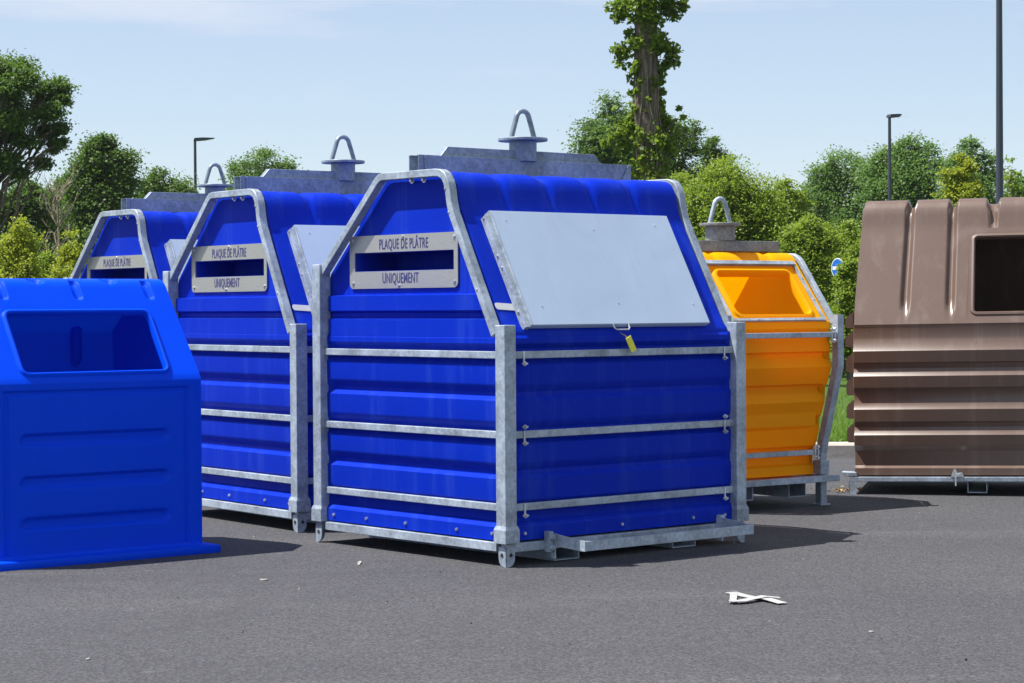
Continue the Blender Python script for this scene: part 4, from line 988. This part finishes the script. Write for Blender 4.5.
# clumps: (px, py, radius px, leaves)
cl_ = [(640, 4, 26, 420), (672, 8, 17, 200), (622, 10, 12, 90), (655, -22, 34, 600), (683, 6, 7, 40), (618, 18, 8, 50), (650, 22, 16, 160),
       (655, 44, 15, 220), (668, 50, 12, 150), (636, 44, 11, 100), (672, 62, 9, 80), (616, 50, 8, 46), (624, 54, 7, 40), (630, 34, 7, 40), (662, 66, 9, 50), (637, 66, 7, 50), (660, 74, 7, 40),
       (641, 82, 6, 34), (655, 84, 7, 44), (662, 92, 5, 40), (660, 80, 6, 50), (636, 92, 4, 18), (651, 92, 4, 16), (662, 106, 5, 40), (645, 112, 4, 16), (664, 118, 7, 60), (652, 122, 5, 26), (634, 72, 5, 30), (648, 100, 6, 26), (660, 100, 6, 22), (634, 110, 5, 22), (660, 112, 7, 40),
       (668, 124, 10, 80), (680, 108, 4, 10), (684, 118, 4, 10), (686, 130, 4, 10), (618, 134, 12, 110), (606, 142, 8, 40), (630, 128, 10, 80), (640, 138, 12, 100), (655, 140, 14, 150), (668, 145, 11, 110), (622, 150, 10, 60), (650, 156, 16, 140), (640, 168, 14, 100), (664, 166, 12, 90), (652, 180, 18, 160), (640, 205, 20, 200), (660, 215, 20, 200)]
cen = []
for px, py, r, n in cl_:
    c = ip(px, py); cyl_c, cr_ = spine_at(c.z)
    m_ = int(n*1.25)
    d = RNG.normal(size=(m_, 3)); d /= np.linalg.norm(d, axis=1)[:, None]; d *= (RNG.random((m_, 1))**0.5)*r*S34*0.88
    q = np.array([c.x, -cr_*0.75 if abs(c.x-cyl_c.x) < cr_ else -0.02, c.z])+d
    cen.append(q)
    back = q.copy(); back[:, 1] *= -1; back[:, 0] = 2*cyl_c.x-back[:, 0]; cen.append(back[::3])
sprs = MB()
for px, py, ex, ey in ((652, 150, 684, 112), (655, 140, 686, 132), (642, 142, 604, 142), (640, 50, 614, 50), (645, 20, 606, 4), (660, 16, 688, 6), (655, 60, 674, 64)):
    a, e = ip(px, py), ip(ex, ey); a.y = e.y = -0.12; sprs.tube(curve_pts(a, e, 0.05, 4, 0.03), [0.014, 0.011, 0.008, 0.006, 0.003], 4, cap=False)
sprs.build('shoots', M['bark'], iv, recalc=False)
mesh_from_quads('ivy_leaves', leaves_mesh(np.concatenate(cen), 0.078, 0.3, aspect=0.8), M['leaf_ivy'], iv)

# right side
scr_tree('oak_tree', 'dark tree behind the left side of the ivy clad trunk', 'tree', 612, 92, 46, 72, 'leaf_mid', 26000, 0.15, 41, 0.1, 18, 0.25, TG, big=0.3)
scr_tree('oak_tree', 'dark tree behind the right side of the ivy clad trunk', 'tree', 672, 108, 34, 76, 'leaf_dark', 18000, 0.15, 42, 0.1, 14, 0.25, TG, big=0.3)
scr_tree('oak_tree', 'thin small dark tree top left of the yellow container hoist eye', 'tree', 713, 128, 22, 80, 'leaf_dark', 9000, 0.15, 43, 0.1, 10, 0.2, TG, big=0.3)
scr_tree('oak_tree', 'big hazy green tree left of the right street lamp', 'tree', 842, 150, 50, 84, 'leaf_blue', 30000, 0.16, 44, 0.05, 18, 0.25, TG)
scr_tree('oak_tree', 'big hazy green tree standing right behind the far right street lamp', 'tree', 905, 130, 52, 80, 'leaf_blue', 32000, 0.16, 45, 0.05, 18, 0.25, TG)
scr_tree('oak_tree', 'dark green tree behind the thick pole at the right edge', 'tree', 972, 136, 40, 78, 'leaf_blue', 24000, 0.16, 46, 0.05, 16, 0.25, TG)
scr_tree('oak_tree', 'lower dark tree at the right edge beyond the thick pole', 'tree', 1032, 168, 42, 74, 'leaf_blue', 18000, 0.16, 47, 0.05, 12, 0.25, TG)
scr_tree('oak_tree', 'smaller dark tree between the bushes and the big hazy trees', 'tree', 800, 186, 34, 78, 'leaf_dark', 14000, 0.15, 48, 0.05, 12, 0.2, TG)
scr_tree('young_maple', 'pale yellow green young tree left of the thick pole above the brown container', 'tree', 962, 150, 24, 42, 'leaf_lime', 6500, 0.085, 49, 0.3, 12, 0.06, TG, big=0.34, up=0.5)
scr_tree('young_maple', 'slender pale shoots right of the thick pole at the right edge', 'tree', 1012, 150, 9, 40, 'leaf_bright', 700, 0.08, 50, 0.3, 7, 0.04, TG, big=0.3)
scr_tree('field_maple', 'bright green bushy tree behind the yellow container hoist eye', 'bush', 728, 162, 64, 44, 'leaf_bright', 42000, 0.085, 51, 0.02, 24, 0.14, BG, big=0.34, up=0.62)
scr_tree('field_maple', 'bright green bush behind the right gable of the front blue container', 'bush', 684, 172, 46, 47, 'leaf_bright', 24000, 0.085, 52, 0.02, 18, 0.12, BG, big=0.34, up=0.62)
scr_tree('field_maple', 'rounded bright green bush right of the yellow container hoist eye', 'bush', 782, 178, 38, 46, 'leaf_bright', 24000, 0.085, 53, 0.02, 18, 0.12, BG, big=0.34, up=0.62)
scr_tree('hedge_bush', 'yellow green bush above the right side of the yellow container window', 'bush', 808, 214, 38, 38, 'leaf_bright', 24000, 0.075, 54, 0.0, 18, 0.08, BG, big=0.36)
scr_tree('hedge_bush', 'green bush by the round sign, left of the brown container', 'bush', 852, 222, 36, 40, 'leaf_bright', 22000, 0.075, 55, 0.0, 16, 0.08, BG, big=0.36)
scr_tree('hedge_bush', 'green bush hidden mostly behind the brown container', 'bush', 905, 232, 44, 41, 'leaf_bright', 14000, 0.08, 56, 0.0, 12, 0.08, BG)
scr_tree('hedge_bush', 'low green bush under the round sign beside the brown container', 'bush', 849, 256, 19, 36.4, 'leaf_bright', 12000, 0.07, 57, 0.0, 12, 0.06, BG, big=0.4)

# round road sign among the leaves
sgp = at(838, 268, 37.2); sg_root = empty('road_sign', (sgp.x, 37.2, 0.1)); sg_root.rotation_euler.z = math.radians(-60)
tag(sg_root, 'round blue and white road sign half covered by leaves left of the brown container', 'road sign')
zc = sgp.z-0.1
MB().cyl((0, 0.03, 0), (0, 0.03, zc+0.12), 0.03, 0.03, 12).build('pole', M['galv'], sg_root, smooth=50)
rr_ = 0.17
MB().cyl((0, 0.0, zc), (0, -0.012, zc), rr_, rr_, 36).build('rim', M['white'], sg_root, smooth=40)
MB().cyl((0, -0.0125, zc), (0, -0.0155, zc), rr_*0.9, rr_*0.9, 36).build('face', M['sign_blue'], sg_root, smooth=40)
MB().box(-rr_*0.72, rr_*0.72, -0.0205, -0.016, zc-0.03, zc+0.03).build('bar', M['white'], sg_root)

# grass on the verge beside the kerb
n = 52000
gx = RNG.uniform(-4, 12, n); gy = KERB_Y+0.16+RNG.random(n)**1.5*13
hgt = RNG.uniform(0.05, 0.15, n); an = RNG.uniform(0, 6.28, n); lean = RNG.normal(0, 0.045, (n, 2))
c = np.stack([gx, gy, np.full(n, 0.12)], 1); wv_ = np.stack([np.cos(an)*0.006, np.sin(an)*0.006, np.zeros(n)], 1)*1.6
tip = c+np.concatenate([lean, hgt[:, None]], 1); mid = c*0.45+tip*0.55
V = np.stack([c-wv_, c+wv_, mid+wv_*0.7+np.array([0, 0, 0.01]), tip], 1).reshape(-1, 3)
tag(mesh_from_quads('grass', V, M['grass'], None), 'short bright green grass beyond the kerb', 'grass', kind='stuff')

# ------------------------------------------------------------------ litter
def ground_at(px, py):
    d = CF + CR*((px-512)/F_PX) - CU*((py-341.5)/F_PX); t = -CAM_H/d.z; return Vector((0, 0, CAM_H))+d*t
pp = ground_at(757, 600); st_ = empty('plastic_strip', (pp.x, pp.y, 0.0)); tag(st_, 'torn white plastic strip folded across itself on the asphalt, lower right', 'litter')
def strip(mb, pts, w):
    pts = [Vector(p) for p in pts]; l = []
    for i, p in enumerate(pts):
        d = (pts[min(i+1, len(pts)-1)]-pts[max(0, i-1)]); d.z = 0; d.normalize(); s2 = Vector((-d.y, d.x, 0))*w*(0.8+0.4*random.random())*0.5
        l.append((p-s2, p+s2, p+s2+Vector((0, 0, 0.002)), p-s2+Vector((0, 0, 0.002))))
    mb.rings([list(q) for q in l]); k = len(mb.v)-4*len(l); mb.f += [(k+3, k+2, k+1, k), (len(mb.v)-4, len(mb.v)-3, len(mb.v)-2, len(mb.v)-1)]
def gp_(px, py, z=0.004): q = ground_at(px, py); return (q.x-pp.x, q.y-pp.y, z+random.uniform(0, 0.006))
b = MB(); strip(b, [gp_(731, 593.5), gp_(742, 596.5), gp_(755, 599), gp_(766, 601.5, .012), gp_(783, 604.8)], 0.06)
b.build('band', M['film'], st_)
b = MB(); strip(b, [gp_(730.5, 604.2, .01), gp_(742, 603.6, .012), gp_(752, 602, .016), gp_(764, 600.6, .02), gp_(780, 600.4, .012)], 0.055)
b.build('band', M['film'], st_)
b = MB(); strip(b, [gp_(733.5, 593.8, .006), gp_(733.5, 599, .008), gp_(732.5, 604.2, .006)], 0.04)
b.build('band', M['film'], st_)
for (px, py, w, h, lab) in ((264, 580.5, 0.045, 0.04, 'tiny pale scrap on the asphalt below the plain blue bin'), (359.5, 563.5, 0.025, 0.2, 'thin white scrap on the asphalt below the front blue container'), (851, 532.5, 0.022, 0.03, 'tiny white scrap on the asphalt right of the shadow'), (871, 632.5, 0.02, 0.03, 'tiny white scrap low on the right of the asphalt'), (88, 660, 0.022, 0.03, 'tiny white scrap at the bottom left of the asphalt')):
    q = ground_at(px, py); b = MB()
    pl = [(math.cos(t)*w*(0.8+0.4*random.random()), math.sin(t)*h*(0.8+0.4*random.random())) for t in [k*6.283/7 for k in range(7)]]
    b.prism([(p[0]*0.5, p[1]*0.5) for p in pl], lambda p: (p[0], p[1], 0.003), lambda p: (p[0]*0.9, p[1]*0.9, 0.007+0.05*abs(p[0])))
    o = b.build('paper_scrap', M['scrap']); o.location = (q.x, q.y, 0); tag(o, lab, 'litter', 'scraps on the asphalt')
# loose grit and plaster crumbs
n = 420
gc = np.stack([RNG.uniform(-5, 6, n), 8.5+RNG.random(n)*11, np.full(n, 0.004)], 1)
tag(mesh_from_quads('grit', leaves_mesh(gc, 0.014, 0.9, sizes=0.006+0.014*RNG.random(n)**3, aspect=0.9), M['grit'], None), 'loose pale grit scattered over the asphalt', 'grit', kind='stuff')
# dry leaves blown against the brown container's foot
n = 70
cx = np.stack([RNG.normal(2.66, 0.12, n), RNG.normal(17.4, 0.08, n), RNG.uniform(0.006, 0.03, n)], 1)
tag(mesh_from_quads('dry_leaves', leaves_mesh(cx, 0.03, 0.8), M['dry'], None), 'dry brown leaves by the foot of the brown container', 'leaves', kind='stuff')

# ------------------------------------------------------------------ thin summer haze between here and the far trees
hz = MB().box(-170, 170, -25, 190, -1.1, 14.0).build('haze', bpy.data.materials.new('thin_haze'))
hm = hz.data.materials[0]; hm.use_nodes = True; hn = hm.node_tree; hn.nodes.clear()
ho_ = hn.nodes.new('ShaderNodeOutputMaterial'); hv = hn.nodes.new('ShaderNodeVolumePrincipled')
hv.inputs['Color'].default_value = (0.80, 0.88, 0.97, 1); hv.inputs['Density'].default_value = 0.00016; hv.inputs['Anisotropy'].default_value = 0.2
hn.links.new(hv.outputs[0], ho_.inputs['Volume'])
tag(hz, 'thin pale blue summer haze in the air', 'haze', kind='stuff')
